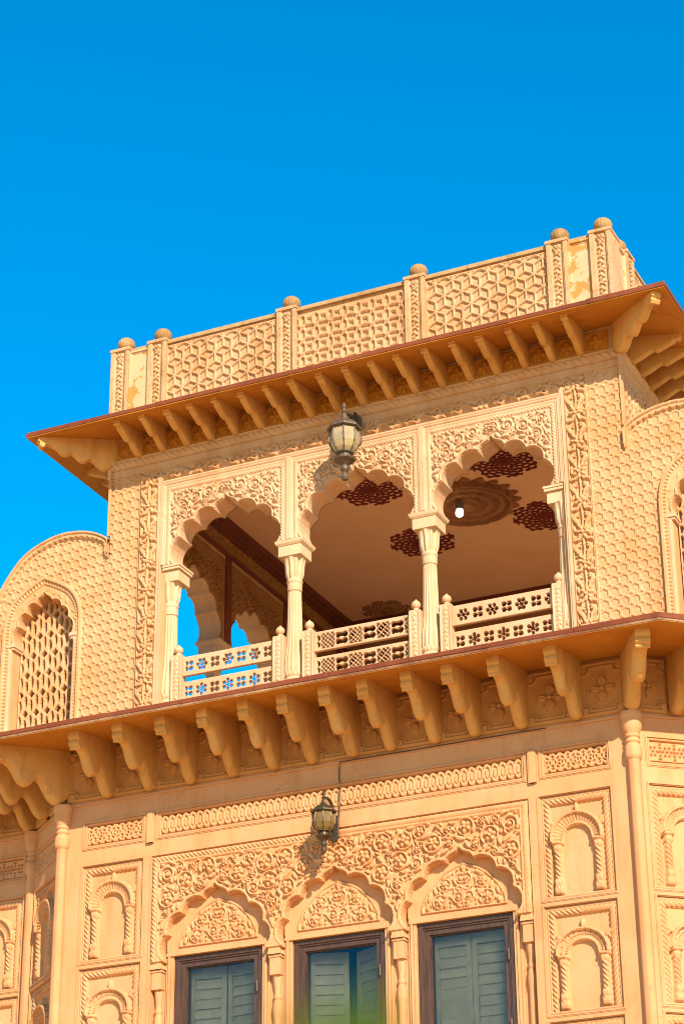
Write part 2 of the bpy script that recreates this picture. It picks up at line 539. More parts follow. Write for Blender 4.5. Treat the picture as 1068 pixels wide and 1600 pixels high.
class Carve:
    def __init__(s, u0, u1, v0, v1, res):
        s.U, s.V = grid(u0, u1, v0, v1, res)
        s.H = np.zeros(s.U.shape)
        s.u0, s.v0, s.res = u0, v0, res
        s.du = s.U[1, 0] - s.U[0, 0]
        s.dv = s.V[0, 1] - s.V[0, 0]

    def win(s, x, y, r):
        i0 = max(0, int((x - r - s.u0) / s.du))
        i1 = min(s.H.shape[0], int((x + r - s.u0) / s.du) + 2)
        j0 = max(0, int((y - r - s.v0) / s.dv))
        j1 = min(s.H.shape[1], int((y + r - s.v0) / s.dv) + 2)
        if i1 <= i0 or j1 <= j0:
            return None
        return slice(i0, i1), slice(j0, j1)

    def dot(s, x, y, r, h):
        w = s.win(x, y, r)
        if w is None:
            return
        q = 1 - ((s.U[w] - x) ** 2 + (s.V[w] - y) ** 2) / (r * r)
        s.H[w] = np.maximum(s.H[w], np.where(q > 0, h * np.clip(q, 0, 1) ** .16, 0))

    def stroke(s, pts, w, h):
        """w: function of t 0..1 -> half width"""
        pts = np.asarray(pts)
        seg = np.hypot(*np.diff(pts, axis=0).T)
        L = np.concatenate([[0], np.cumsum(seg)])
        n = max(2, int(L[-1] / (s.res * .9)))
        for t in np.linspace(0, 1, n):
            x = np.interp(t * L[-1], L, pts[:, 0])
            y = np.interp(t * L[-1], L, pts[:, 1])
            r = w(t)
            if r > s.res * .35:
                s.dot(x, y, r, h * (.6 + .4 * min(1, r / .012)))

    def spiral(s, x, y, r0, r1, a0, turns, w0, w1, h):
        t = np.linspace(0, 1, int(22 * abs(turns)) + 4)
        a = a0 + 2 * math.pi * turns * t
        r = r0 + (r1 - r0) * t
        s.stroke(np.stack([x + r * np.cos(a), y + r * np.sin(a)], -1), lambda q: w0 + (w1 - w0) * q, h)

    def leaf(s, x, y, a, L, W, h, curl=.6):
        t = np.linspace(0, 1, 9)
        aa = a + curl * (t - .3)
        px = x + np.cumsum(np.cos(aa)) * L / 9
        py = y + np.cumsum(np.sin(aa)) * L / 9
        s.stroke(np.stack([px, py], -1), lambda q: W * max(0.05, math.sin(math.pi * min(1, q * .9 + .06)) ** .8), h)

    def flower(s, x, y, r, n, h, a0=0.0):
        w = s.win(x, y, r * 1.05)
        if w is None:
            return
        dx, dy = s.U[w] - x, s.V[w] - y
        d = np.hypot(dx, dy)
        c = .5 + .5 * np.cos(n * (np.arctan2(dy, dx) - a0))
        rad = r * (.62 + .38 * c ** .6)
        q = d / rad
        hh = np.where(q < 1, h * (.55 + .45 * np.sin(np.clip(q, 0, 1) * math.pi * .9)) * (.6 + .4 * c), 0)
        hh = np.where(d < r * .26, h * 1.15, np.where(d < r * .34, h * .25, hh))
        s.H[w] = np.where(q < 1.12, np.where(q < 1, hh, 0), s.H[w])

    def arabesque(s, ok, seed, sizes=(.115, .085, .06), leaves=900, h=.028, mirror=None, xlim=None, volute=.5, lw=.016):
        rnd = random.Random(seed)
        nu, nv = s.U.shape
        u1, v1 = s.U[-1, 0], s.V[0, -1]
        xl = xlim or (s.u0, u1)

        def good(x, y, r):
            for k in range(10):
                a = k * .6283
                for f in (1, .5):
                    px, py = x + f * r * math.cos(a), y + f * r * math.sin(a)
                    i, j = int(round((px - s.u0) / s.du)), int(round((py - s.v0) / s.dv))
                    if i < 0 or j < 0 or i >= nu or j >= nv or not ok[i, j]:
                        return False
            return True
        C = []
        for si, r in enumerate(sizes):
            for _ in range(1500):
                x, y = rnd.uniform(*xl), rnd.uniform(s.v0, v1)
                if all((x - a) ** 2 + (y - b_) ** 2 > (r + q) ** 2 * 1.02 for a, b_, q in C) and good(x, y, r * .96):
                    C.append((x, y, r))
        for (x, y, r) in C:
            a0 = rnd.uniform(0, 6.28)
            tn = rnd.choice((-1, 1))
            if rnd.random() < volute:
                s.spiral(x, y, r * .92, r * .12, a0, tn * 1.9, lw * r * 8, lw * r * 5, h)
                s.dot(x, y, r * .2, h * 1.1)
                for k in range(4):
                    a = a0 + tn * (.5 + k * 1.3)
                    s.leaf(x + r * .62 * math.cos(a), y + r * .62 * math.sin(a), a + tn * .9, r * .6, r * .16, h * .9, tn * 1.2)
            else:
                s.spiral(x, y, r * .93, r * .80, a0, tn * .82, lw * r * 7, lw * r * 4, h)
                s.flower(x, y, r * .66, rnd.choice((5, 5, 6)), h * 1.1, rnd.uniform(0, 1.2))
            # stem to nearest neighbours
            nb = sorted(C, key=lambda q: (q[0] - x) ** 2 + (q[1] - y) ** 2)[1:3]
            for q in nb:
                mx, my = (x + q[0]) / 2, (y + q[1]) / 2
                dx, dy = q[0] - x, q[1] - y
                L = math.hypot(dx, dy)
                if L > .36:
                    continue
                bx, by = mx - dy / L * .04 * tn, my + dx / L * .04 * tn
                f = r / L * .9
                g_ = q[2] / L * .9
                s.stroke([(x + dx * f, y + dy * f), (bx, by), (q[0] - dx * g_, q[1] - dy * g_)], lambda t: .009, h * .75)
        for it in range(leaves):
            x, y = rnd.uniform(*xl), rnd.uniform(s.v0, v1)
            L = rnd.uniform(.08, .125) if it < leaves * .5 else rnd.uniform(.04, .07)
            a = rnd.uniform(0, 6.28)
            bad = False
            for f in (.15, .5, .95):
                px, py = x + L * f * math.cos(a), y + L * f * math.sin(a)
                i, j = int(round((px - s.u0) / s.du)), int(round((py - s.v0) / s.dv))
                if i < 1 or j < 1 or i >= nu - 1 or j >= nv - 1 or not ok[i, j] or s.H[i - 1:i + 2, j - 1:j + 2].max() > .002:
                    bad = True
                    break
            if not bad:
                s.leaf(x, y, a, L, L * rnd.uniform(.18, .25), h * rnd.uniform(.7, 1), rnd.uniform(-1.3, 1.3))
        if mirror is not None:
            s.H = np.maximum(s.H * (s.U <= mirror + 1e-6), (s.H * (s.U <= mirror + 1e-6))[::-1])
        s.H *= ok


def rope(t, w, h, pitch=.055, slant=1.1):
    """t along, w across (-1..1)"""
    ph = (t / pitch + slant * .5 * w) % 1.0
    return h * np.sqrt(np.clip(1 - w * w, 0, 1)) * (.35 + .65 * np.abs(np.sin(math.pi * ph)) ** .6)


def hexc(x, y, a, b_):
    """pointy-top hexagon measure (<1 inside): half width a, half height b"""
    return np.maximum(np.abs(x) / a, (np.abs(y) + np.abs(x) * (b_ * .5 / a)) / b_)


def hexwall(U, V, px=.117, pz=.129, d=.0145):
    cu = (U / px + .5) % 1.0 - .5
    cv = (V / pz + .5) % 1.0 - .5
    q = hexc(cu * px, cv * pz, .0415, .0515)
    ru = (U / px) % 1.0 - .5
    rv = (V / pz) % 1.0 - .5
    rr = np.abs(ru * px) / .031 + np.abs(rv * pz) / .021
    H = np.full(U.shape, d)
    H = np.where(q < 1, .003 * np.clip(1 - q, 0, 1), H)
    H = np.where(rr < 1, d * .15, H)
    return H


def rhombille(U, V, a=.128, lw=.0105, h=.028):
    w = math.sqrt(3) * a
    best = np.full(U.shape, 1e9)
    cx = np.zeros(U.shape)
    cy = np.zeros(U.shape)
    j = np.floor(V / (1.5 * a))
    for dj in (-1, 0, 1, 2):
        jj = j + dj
        y = jj * 1.5 * a
        off = np.where(jj % 2 == 0, 0, w / 2)
        x = np.round((U - off) / w) * w + off
        d = (U - x) ** 2 + (V - y) ** 2
        m_ = d < best
        best, cx, cy = np.where(m_, d, best), np.where(m_, x, cx), np.where(m_, y, cy)
    x, y = U - cx, V - cy
    ap = w / 2
    hd = ap - np.maximum(np.abs(x), np.maximum(np.abs(.5 * x + .866 * y), np.abs(.5 * x - .866 * y)))
    sp = np.full(U.shape, 1e9)
    for ang in (270, 30, 150):
        ca, sa = math.cos(R(ang)), math.sin(R(ang))
        t = x * ca + y * sa
        sp = np.minimum(sp, np.where(t > 0, np.abs(x * sa - y * ca), 1e9))
    d = np.minimum(hd, sp)
    return np.where(d < lw, h, np.clip((d - lw) * .06, 0, .004))


def arcpts(p, q, sag, n=7):
    """arc from p to q bulging to the left of p->q by sag"""
    (x0, y0), (x1, y1) = p, q
    dx, dy = x1 - x0, y1 - y0
    L = math.hypot(dx, dy)
    nx, ny = -dy / L, dx / L
    rr = (L * L / 4 + sag * sag) / (2 * sag)
    cx, cy = (x0 + x1) / 2 + nx * (sag - rr), (y0 + y1) / 2 + ny * (sag - rr)
    a0 = math.atan2(y0 - cy, x0 - cx)
    a1 = math.atan2(y1 - cy, x1 - cx)
    while a1 > a0:
        a1 -= 2 * math.pi
    if a0 - a1 > math.pi * 1.6:
        a1 += 2 * math.pi
    return [(cx + rr * math.cos(a0 + (a1 - a0) * k / n), cy + rr * math.sin(a0 + (a1 - a0) * k / n)) for k in range(n + 1)]


def cusped(zap, js, end, sags=(.075, .08, .10), og=.155):
    """right half from the apex down to the springing; returns full left-to-right polyline"""
    j1 = js[0]
    dz = zap - j1[1]
    k = j1[0]
    pts = [(0, zap), (k * .18, zap - dz * .24), (k * .42, zap - dz * .38), (k * .68, zap - dz * .50), (k * .90, zap - dz * .72), j1]
    P = js + [end]
    for a, b_, sg in zip(P[:-1], P[1:], sags):
        pts += arcpts(a, b_, sg)[1:]
    left = [(-x, z) for x, z in pts[::-1]]
    return left + pts[1:]


# ================================================================== THE PALACE
S = .655          # plane of the upper storey
D = 1.682         # arch spacing of the pavilion
PW = 3.24         # half width of the pavilion
palace = thing('palace_building', 'ornate cream sandstone palace front with arched open pavilion above carved storey and deep eaves', 'building')
A40 = R(40)
CX, CY = .8043, .6749     # chamfer run: 1.05 m at 40 degrees
LW = 3.3


# ---- lower storey ---------------------------------------------------------
def wall_core():
    b = MB()
    # plain masses behind everything, down to the ground
    for sx in (-1, 1):
        x0, x1 = sorted((sx * 2.17, sx * 3.3))
        b.box(x0, x1, .06, .50, 0, 10.5)
    b.box(-2.17, 2.17, .06, .50, 8.97, 10.5)
    b.box(-2.17, 2.17, .17, .50, 7.87, 8.97)
    for x0, x1 in ((-2.17, -1.92), (-.872, -.522), (.522, .872), (1.92, 2.17)):
        b.box(x0, x1, .11, .50, 0, 7.87)
    b.box(-2.165, 2.165, .08, .50, 0, 5.2)
    return b.mesh('wall_core')


link('wall', wall_core(), 'lower', palace)
b = MB()
b.box(-2.1, 2.1, 2.6, 2.66, 4.8, 8.5)
b.box(-2.16, -2.1, .5, 2.6, 4.8, 8.5)
b.box(2.1, 2.16, .5, 2.6, 4.8, 8.5)
b.box(-2.1, 2.1, .505, 2.6, 8.5, 8.55)
link('room_back', b.mesh('room_back'), 'dark', palace)


def notch(cx, W, Hh, rad):
    pass


# shared carved pieces -----------------------------------------------------
def flower_tile():
    c = Carve(-.20, .20, -.29, .29, .0075)
    U, V = c.U, c.V
    ax, az = .165, .225
    rr = .07
    box = np.maximum(np.abs(U) - ax, np.abs(V) - az)
    cor = np.hypot(np.abs(U) - ax, np.abs(V) - az)
    d = np.maximum(box, rr - cor)
    H = np.full(U.shape, .042)
    H = np.where(d < 0, .0, H)
    H = np.where((d > .016) & (d < .032), .012, H)
    c.H = H
    for k, (L, W) in enumerate(((.055, .034), (.045, .03), (.055, .034), (.045, .03))):
        a = math.pi / 2 * k + math.pi / 2
        cx, cy = .066 * math.cos(a), .080 * math.sin(a)
        px, py = U - cx, V - cy
        t = px * math.cos(a) + py * math.sin(a)
        n_ = -px * math.sin(a) + py * math.cos(a)
        q = np.abs(n_) / (W * np.clip(1.15 - np.abs(t / L - .05) ** 2, .01, 2)) + (np.abs(t) > L) * 9
        hh = np.where(q < 1, .046 - .016 * (np.abs(n_) < .005) - .012 * np.clip(q, 0, 1) ** 3, 0)
        c.H = np.maximum(c.H, np.where(d < 0, hh, 0))
    c.dot(0, 0, .020, .058)
    return relief('flower_panel', U, V, c.H)


ME_FLOWER = flower_tile()


def flower_tile_small():
    c = Carve(-.145, .145, -.13, .13, .0065)
    U, V = c.U, c.V
    q = np.maximum(np.maximum(np.abs(U) - .118, np.abs(V) - .105), (np.abs(U) + np.abs(V) - .168) * .8)
    H = np.where(q < 0, 0.0, .016)
    H = np.where((q > 0) & (q < .012), .024, H)
    c.H = H
    for a, L in ((math.pi / 2, .046), (-math.pi / 2, .05), (0, .04), (math.pi, .04)):
        cx, cy = .047 * math.cos(a), .05 * math.sin(a)
        px, py = U - cx, V - cy
        t = px * math.cos(a) + py * math.sin(a)
        n_ = -px * math.sin(a) + py * math.cos(a)
        qq = (np.abs(t) / L) ** 2 + (np.abs(n_) / .03) ** 2
        c.H = np.maximum(c.H, np.where(qq < 1, .022 * np.sqrt(np.clip(1 - qq, 0, 1)) + .004, 0))
    c.dot(0, 0, .015, .028)
    return relief('small_flower_panel', U, V, c.H)


ME_FLOWER_S = flower_tile_small()

# brackets -----------------------------------------------------------------
def bracket_mesh(name, prof, hw, i0, rnd_, n=9, i1=None):
    """side profile (out, z) swept across the width; the underside from point i0 on is rounded"""
    i1 = len(prof) if i1 is None else i1
    b = MB()
    m_ = len(prof)
    for k in range(n):
        t = math.sin(math.pi / 2 * (2 * k / (n - 1) - 1))
        dl = rnd_ * (1 - math.sqrt(max(0, 1 - t * t)))
        for i, (d, z) in enumerate(prof):
            q = dl if i0 <= i < i1 else dl * .12
            b.v.append((hw * t, -(d - .42 * q), z + .85 * q if i0 <= i < i1 else z))
    for k in range(n - 1):
        for i in range(m_):
            j = (i + 1) % m_
            b.f.append((k * m_ + i, k * m_ + j, (k + 1) * m_ + j, (k + 1) * m_ + i))
    bm = bmesh.new()
    vs = [bm.verts.new(v) for v in b.v]
    for f in b.f:
        bm.faces.new([vs[i] for i in f])
    for k in (0, n - 1):
        es = [bm.edges.get((vs[k * m_ + i], vs[k * m_ + (i + 1) % m_])) for i in range(m_)]
        bmesh.ops.triangle_fill(bm, use_beauty=True, use_dissolve=False, edges=es)
    bmesh.ops.recalc_face_normals(bm, faces=bm.faces)
    for f in bm.faces:
        f.smooth = True
    for e in bm.edges:
        if len(e.link_faces) == 2 and e.calc_face_angle(0) > R(42):
            e.smooth = False
    me = bpy.data.meshes.new(name)
    bm.to_mesh(me)
    bm.free()
    return me


LBP = [(0, 10.36), (.84, 10.255), (.84, 10.17), (.822, 10.155), (.808, 10.135), (.825, 10.122), (.825, 10.09), (.795, 10.07), (.795, 10.052), (.78, 10.04), (.735, 10.045),
       (.69, 10.04), (.64, 10.015), (.60, 9.965), (.565, 9.905), (.53, 9.858), (.49, 9.832), (.45, 9.828), (.415, 9.848), (.395, 9.89), (.39, 9.945),
       (.345, 9.945), (.305, 9.915), (.265, 9.855), (.225, 9.785), (.185, 9.735), (.145, 9.705), (.10, 9.695), (.06, 9.71), (.03, 9.745), (0, 9.80)]
ME_LB = bracket_mesh('lower_bracket', LBP, .064, 10, .07)
UBP = [(-.02, 14.62), (.62, 14.525), (.62, 14.485), (.605, 14.475), (.61, 14.455), (.585, 14.44), (.55, 14.44), (.54, 14.415), (.50, 14.40), (.44, 14.375),
       (.37, 14.345), (.325, 14.34), (.31, 14.362), (.27, 14.358), (.20, 14.32), (.13, 14.285), (.07, 14.265), (.02, 14.265), (-.02, 14.28)]
ME_UB = bracket_mesh('upper_bracket', UBP, .043, 6, .03)


def stretch(prof, k, z0=0):
    return [(d * k, z + z0) for d, z in prof]


ME_LBC = bracket_mesh('lower_corner_bracket', stretch(LBP, 1.16), .074, 10, .07)
UCP = [(-.03, 14.62), (.98, 14.525), (.98, 14.42), (.955, 14.405), (.965, 14.375), (.94, 14.345), (.91, 14.345), (.89, 14.385), (.84, 14.40), (.74, 14.355), (.68, 14.30), (.63, 14.285), (.585, 14.30), (.57, 14.33),
       (.53, 14.31), (.46, 14.25), (.41, 14.23), (.36, 14.245), (.335, 14.275), (.29, 14.265), (.21, 14.19), (.15, 14.17), (.10, 14.18), (.03, 14.235), (-.03, 14.26)]
ME_UBC = bracket_mesh('upper_corner_bracket', UCP, .055, 7, .02)


# niche panel ----------------------------------------------------------------
def niche(variant):
    c = Carve(-.375, .375, -.53, .53, .0065)
    U, V = c.U, c.V
    ax, az = .375, .53
    H = np.zeros(U.shape)
    dx, dz = ax - np.abs(U), az - np.abs(V)
    dd = np.minimum(dx, dz)
    # rope border on top and sides
    top = (az - V) < dx
    side = ~top
    wr = (np.where(top, az - V, dx) - .062) / .034
    run = np.where(top, np.abs(U), V)
    rp = rope(run, wr, .030, .052, 1.4)
    band = np.minimum(dx, az - V)
    H = np.where((band > .028) & (band < .096), .006 + np.where(np.abs(wr) < 1, rp, 0), H)
    H = np.where(band <= .028, .028, H)
    H = np.where((band > .012) & (band < .018), .018, H)
    H = np.where((V + az) < .03, .028, H)
    # arch
    zc = .06 if variant == 0 else .045
    r_in, r_mid, r_out = .155, .215, .272
    yy = V - zc
    rr = np.hypot(U, np.where(yy > 0, yy, 0) * (1.0 if variant == 0 else 1.12))
    ang = np.arctan2(np.maximum(yy, 0), U)
    above = yy > -.02
    edge = r_out + .010 * np.abs(np.sin(ang * 10))
    inn = (rr > r_in) & (rr < edge) & above & (np.abs(U) < .272)
    f = (rr - r_in) / (r_out - r_in)
    if variant == 0:
        hood = .030 + .028 * f - .009 * (np.abs(np.sin(ang * 20)) < .35)
    else:
        hood = np.where(f < .42, .028 + .010 * np.abs(np.sin(ang * 22)), np.where(f < .55, .046, .044 - .010 * (np.abs(np.sin(ang * 11)) < .25)))
    H = np.where(inn, hood, H)
    H = np.where(inn & (rr > r_out - .022), .072, H)
    H = np.where(above & (rr > r_in - .008) & (rr <= r_in + .012), .040, H)
    # finial and corner buds
    c.H = H
    zt = zc + r_out / (1.0 if variant == 0 else 1.12)
    c.leaf(0, zt - .01, math.pi / 2, .11, .02, .035, 0)
    c.dot(0, zt + .075, .014, .035)
    for sx in (-1, 1):
        c.leaf(sx * .235, zc + .13, math.pi / 2 - sx * .5, .10, .022, .026, -sx * 1.0)
        c.leaf(sx * .262, zc + .11, math.pi / 2 - sx * .1, .07, .016, .022, sx * 1.0)
    H = c.H
    # twisted colonnettes
    zb = -az + .045
    for sx in (-1, 1):
        x = U - sx * .212
        w = x / .036
        shaft = rope(V, np.clip(w, -1, 1), .045, .05, 1.6)
        m_ = (np.abs(w) < 1) & (V < zc - .03) & (V > zb + .05)
        H = np.where(m_, np.maximum(H, .012 + shaft), H)
        for (z0, z1, ww, hh) in ((zc - .045, zc - .012, .060, .066), (zc - .11, zc - .045, .044, .055), (zb + .0, zb + .075, .050, .054), (zb + .075, zb + .15, .044, .058), (zb + .15, zb + .165, .038, .05), (zc - .125, zc - .11, .034, .044)):
            q = (np.abs(x) < ww) & (V > z0) & (V < z1)
            bump = hh * (.82 + .18 * np.cos((V - (z0 + z1) / 2) / (z1 - z0) * math.pi)) * np.sqrt(np.clip(1.25 - (x / ww) ** 2 * .8, 0, 1))
            H = np.where(q, np.maximum(H, bump), H)
    return relief('niche', U, V, H * 1.3)


ME_NICHE = [niche(0), niche(1)]


# geometric friezes ---------------------------------------------------------
def frieze_hex(L, hz=.105):
    U, V = grid(-L / 2, L / 2, -hz, hz, .0065)
    p = .0845
    cu = (U / p + .5) % 1.0 - .5
    q = hexc(cu * p, V, .021, .055)
    ru = (U / p) % 1.0 - .5
    H = np.full(U.shape, .036)
    H = np.where(q < 1, .030, H)
    H = np.where((q > 1) & (q < 1.36), .012, H)
    tri = np.abs(ru * p) / .036 + (hz - np.abs(V)) / .040
    H = np.where(tri < 1, .0, H)
    dd = np.hypot(ru * p, np.abs(V) - .057)
    H = np.where(dd < .0075, .004, H)
    return relief('hex_frieze', U, V, H)


def frieze_ring(L, hz=.105, p=.165):
    U, V = grid(-L / 2, L / 2, -hz, hz, .0065)
    cu = ((U / p + .5) % 1.0 - .5) * p
    a = np.arctan2(V, cu)
    d = np.hypot(cu, V)
    k = np.cos(6 * a)
    H = np.full(U.shape, .036)
    H = np.where((d > .046) & (d < .062) & (k > -.35), .003, H)
    H = np.where((d < .030) & (d > .012) & (np.cos(3 * a) > -.4), .006, H)
    ru = ((U / p) % 1.0 - .5) * p
    for vx in (0, 1):
        q = np.abs(ru) / .020 + np.abs(np.abs(V) - .034 - .03 * vx) / .014
        H = np.where(q < 1, .003, H)
    for o in (-.25, .25):
        r2 = ((U / p + o) % 1.0 - .5) * p
        tri = np.abs(r2) / .03 + (hz - np.abs(V)) / .030
        H = np.where(tri < 1, 0, H)
    return relief('ring_frieze', U, V, H)


def frieze_cell(L, hz=.105, p=.155):
    U, V = grid(-L / 2, L / 2, -hz, hz, .0065)
    cu = ((U / p + .5) % 1.0 - .5) * p
    H = np.full(U.shape, .036)
    for k in range(7):
        a = k * math.pi / 3
        x0, y0 = ((.045 * math.cos(a), .045 * math.sin(a)) if k < 6 else (0, 0))
        H = np.where(hexc(cu - x0, V - y0, .015, .017) < 1, .004, H)
    ru = ((U / p) % 1.0 - .5) * p
    for y0 in (-.078, -.04, 0, .04, .078):
        H = np.where(hexc(ru, V - y0, .014, .014) < 1, .004, H)
    return relief('cell_frieze', U, V, H)


ME_FR_MID = frieze_hex(4.14)
ME_FR_SIDE = frieze_ring(.67)
ME_FR_CELL = frieze_cell(.70)

STEP = [(0, -.006), (.012, -.006), (.012, -.014), (.026, -.014), (.026, .012), (.034, .012), (.034, .0), (.05, .0), (.062, .045)]
STEPS = [(0, -.006), (.010, -.006), (.010, -.012), (.022, -.012), (.022, .008), (.030, .008), (.034, .13)]


def wall_section(parent, mx, x0, x1, panels, friezes, flowers, brackets=(), pil=(), zpan=((7.91, 8.97), (6.77, 7.83), (5.63, 6.69))):
    """facing of one wall face: local x along, y inwards, z up"""
    sec = holder('wall_facing', parent, mx)
    b = MB()
    y = .0
    # plain field pieces (flush at y=0, 6 cm proud of the core)
    b.box(x0, x1, y, .07, 9.46, 9.674)
    b.box(x0, x1, y, .07, 8.985, 9.185)
    xs = sorted([p for pr in friezes for p in pr[:2]])
    cuts = [x0] + xs + [x1]
    for a, c in zip(cuts[0::2], cuts[1::2]):
        b.box(a, c, y, .07, 9.185, 9.46)
    xs = sorted([p for pr in panels for p in pr])
    cuts = [x0] + xs + [x1]
    for a, c in zip(cuts[0::2], cuts[1::2]):
        b.box(a, c, y, .07, 4.0, 8.985)
    for a, c in panels:
        if c - a < 1.2:
            zz = [8.985]
            for z0, z1 in zpan:
                b.box(a, c, y, .07, z1, zz[-1])
                zz.append(z0)
            b.box(a, c, y, .07, 4.0, zz[-1])
    b.box(x0 - .01, x1 + .01, -.018, .06, 9.674, 9.698)
    b.box(x0, x1, .012, .07, 9.698, 10.36)
    link('field', b.mesh('wall_field'), 'lower', sec)
    b = MB()
    for pr in friezes:
        b.frame(pr[0] - .03, pr[1] + .03, 9.185 - .03, 9.46 + .03, STEP)
    for a, c in panels:
        if c - a < 1.2:
            for z0, z1 in zpan:
                b.frame(a - .03, c + .03, z0 - .03, z1 + .03, STEPS)
        else:
            b.frame(a - .03, c + .03, 3.9, 8.97 + .03, STEPS)
    for px in pil:
        b.box(px - .045, px + .045, -.028, .03, 9.13, 9.475)
        b.box(px - .03, px + .03, -.036, .03, 9.13, 9.468)
    if b.v:
        link('moulding', b.mesh('wall_moulding'), 'lower', sec)
    for pr in friezes:
        me = pr[2]
        o = link('frieze', me, 'lower', sec, T((pr[0] + pr[1]) / 2, .052, 9.3225))
        wd = max(v.co.x for v in me.vertices) * 2
        o.scale.x = (pr[1] - pr[0] - .05) / wd
        o.scale.z = 1.0
    for a, c in panels:
        if c - a < 1.2:
            for k, (z0, z1) in enumerate(zpan):
                o = link('niche', ME_NICHE[k % 2], 'lower', sec, T((a + c) / 2, .052, (z0 + z1) / 2))
                o.scale.x = (c - a) / .75
    for (fx, fwid) in flowers:
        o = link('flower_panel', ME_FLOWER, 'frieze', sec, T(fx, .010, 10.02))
        o.scale.x = fwid / .40
    jr = random.Random(int(x0 * 10) + len(brackets))
    for bx in brackets:
        o = link('bracket', ME_LB, 'bracket', sec, T(bx, .012, 0, jr.uniform(-.02, .02)))
        o.scale = (jr.uniform(.95, 1.05), jr.uniform(.985, 1.012), 1)
    return sec


LBX = [-2.71, -2.18, -1.67, -1.15, -.67, -.21, .26, .70, 1.20, 1.65, 2.16, 2.75]
ed = [-3.28] + LBX + [3.28]
fl = [((a + c) / 2 + (.0), (c - a) - .15 + .10) for a, c in zip(ed[:-1], ed[1:])]
wall_section(palace, T(0, 0, 0), -3.3, 3.3, [(-3.03, -2.28), (-2.16, 2.16), (2.28, 3.03)],
             [(-3.02, -2.28, ME_FR_SIDE), (-2.10, 2.13, ME_FR_MID), (2.32, 3.04, ME_FR_SIDE)], fl, LBX, (-2.19, 2.225))
chl = wall_section(palace, T(-LW - CX, CY, 0, -A40), 0, 1.05, [(.14, .91)], [(.15, .90, ME_FR_CELL)], [(.26, .40), (.78, .40)], (.52,))
chr_ = wall_section(palace, T(LW, 0, 0, A40), 0, 1.05, [(.14, .91)], [(.15, .90, ME_FR_CELL)], [(.20, .36), (.70, .40)], (.47,))
for sx in (-1, 1):
    x0 = -LW - CX - 2.4 if sx < 0 else LW + CX
    wall_section(palace, T(x0, CY, 0), 0, 2.4, [(1.55, 2.28), (.3, 1.05)] if sx < 0 else [(.12, .85), (1.35, 2.1)],
                 [(1.55, 2.28, ME_FR_CELL), (.3, 1.05, ME_FR_CELL)] if sx < 0 else [(.12, .85, ME_FR_CELL), (1.35, 2.1, ME_FR_CELL)],
                 [(2.1, .4), (1.6, .4), (1.1, .4), (.6, .4)] if sx < 0 else [(.3, .4), (.8, .4), (1.3, .4), (1.8, .4)], (1.85, 1.35, .85) if sx < 0 else (.55, 1.05, 1.55))
# cores of the chamfers, the recessed walls and the inner mass
for sx in (-1, 1):
    b = MB()
    pl = [(sx * (LW - .05), .065), (sx * (LW + CX - .04), CY + .033 + .03), (sx * (LW + CX + 2.4), CY + .065), (sx * (LW + CX + 2.4), CY + .6), (sx * (LW - .1), CY + .6)]
    b.strip([(x, y, 0) for x, y in pl], [(x, y, 10.5) for x, y in pl], True)
    b.f.append(tuple(range(5, 10)))
    link('side_wall', b.mesh('side_wall_core'), 'lower', palace)

# corner columns of the lower storey
cp = [(.075, 4.0), (.075, 9.20), (.078, 9.205), (.094, 9.215), (.104, 9.25), (.103, 9.32), (.095, 9.345), (.078, 9.36), (.074, 9.375), (.088, 9.385), (.09, 9.40), (.076, 9.415), (.074, 9.43), (.09, 9.44), (.092, 9.455), (.083, 9.47), (.098, 9.50), (.118, 9.545), (.124, 9.60), (.122, 9.635), (.134, 9.645), (.136, 9.67), (.130, 9.70)]
ME_CC = MB().lathe([(q * .86, z_) for q, z_ in cp], 28, flute=.07, nfl=7, z0f=4, z1f=9.34).mesh('corner_column', smooth=True, angle=50)
for x, y in ((-LW, -.015), (LW, -.015), (-LW - CX, CY - .02), (LW + CX, CY - .02)):
    link('corner_column', ME_CC, 'lower', palace, T(x, y, 0))
for sx in (-1, 1):
    a = R(27) * sx
    link('corner_bracket', ME_LBC, 'bracket', palace, T(sx * LW, .0, 0, a))
    link('corner_bracket', ME_LB, 'bracket', palace, T(sx * (LW + CX), CY, 0, R(20) * sx))

# ---- big carved panel with three window arches ----------------------------
LD = 1.394
lj = [(.15, 8.44), (.395, 8.305), (.56, 8.09)]
lower_arch = cusped(8.565, lj, (.598, 7.84), (.075, .075, .075))
ol = [(-2.155, 8.965), (-2.155, 7.80)]
for cx in (-LD, 0, LD):
    ol += [(cx + lower_arch[0][0], 7.80)] + [(cx + x, z) for x, z in lower_arch] + [(cx + lower_arch[-1][0], 7.80)]
ol += [(2.155, 7.80), (2.155, 8.965)]
panel = holder('arched_panel', palace)
link('backing', poly_slab('arched_backing', ol, .016, .165), 'lower', panel)
c = Carve(-2.155, 2.155, 7.80, 8.965, .0062)
U, V = c.U, c.V
ins = np.zeros(U.shape, bool)
dA = np.full(U.shape, 1e9)
for cx in (-LD, 0, LD):
    poly = [(cx + x, z) for x, z in lower_arch]
    ins |= inside(U, V, [(poly[0][0], 7.5)] + poly + [(poly[-1][0], 7.5)])
    dA = np.minimum(dA, pdist(U, V, poly)[0])
band = np.minimum(2.155 - np.abs(U), 8.965 - V)
ok = (~ins) & (dA > .042) & (band > .088) & (V > 7.93)
random.seed(3)
c.arabesque(ok, 11, (.105, .078, .058, .042), 4200, .044, mirror=0.0, xlim=(-2.155, .0), volute=.28)
topb = (8.965 - V) < (2.155 - np.abs(U))
wr = (band - .040) / .032
rp = rope(np.where(topb, np.abs(U), V), np.clip(wr, -1, 1), .030, .05, 1.4)
H = np.where((band < .074), .004 + np.where(np.abs(wr) < 1, rp, 0), c.H)
H = np.where((band > .074) & (band < .088), .022, H)
H = np.where((~ins) & (dA < .034), .024, H)
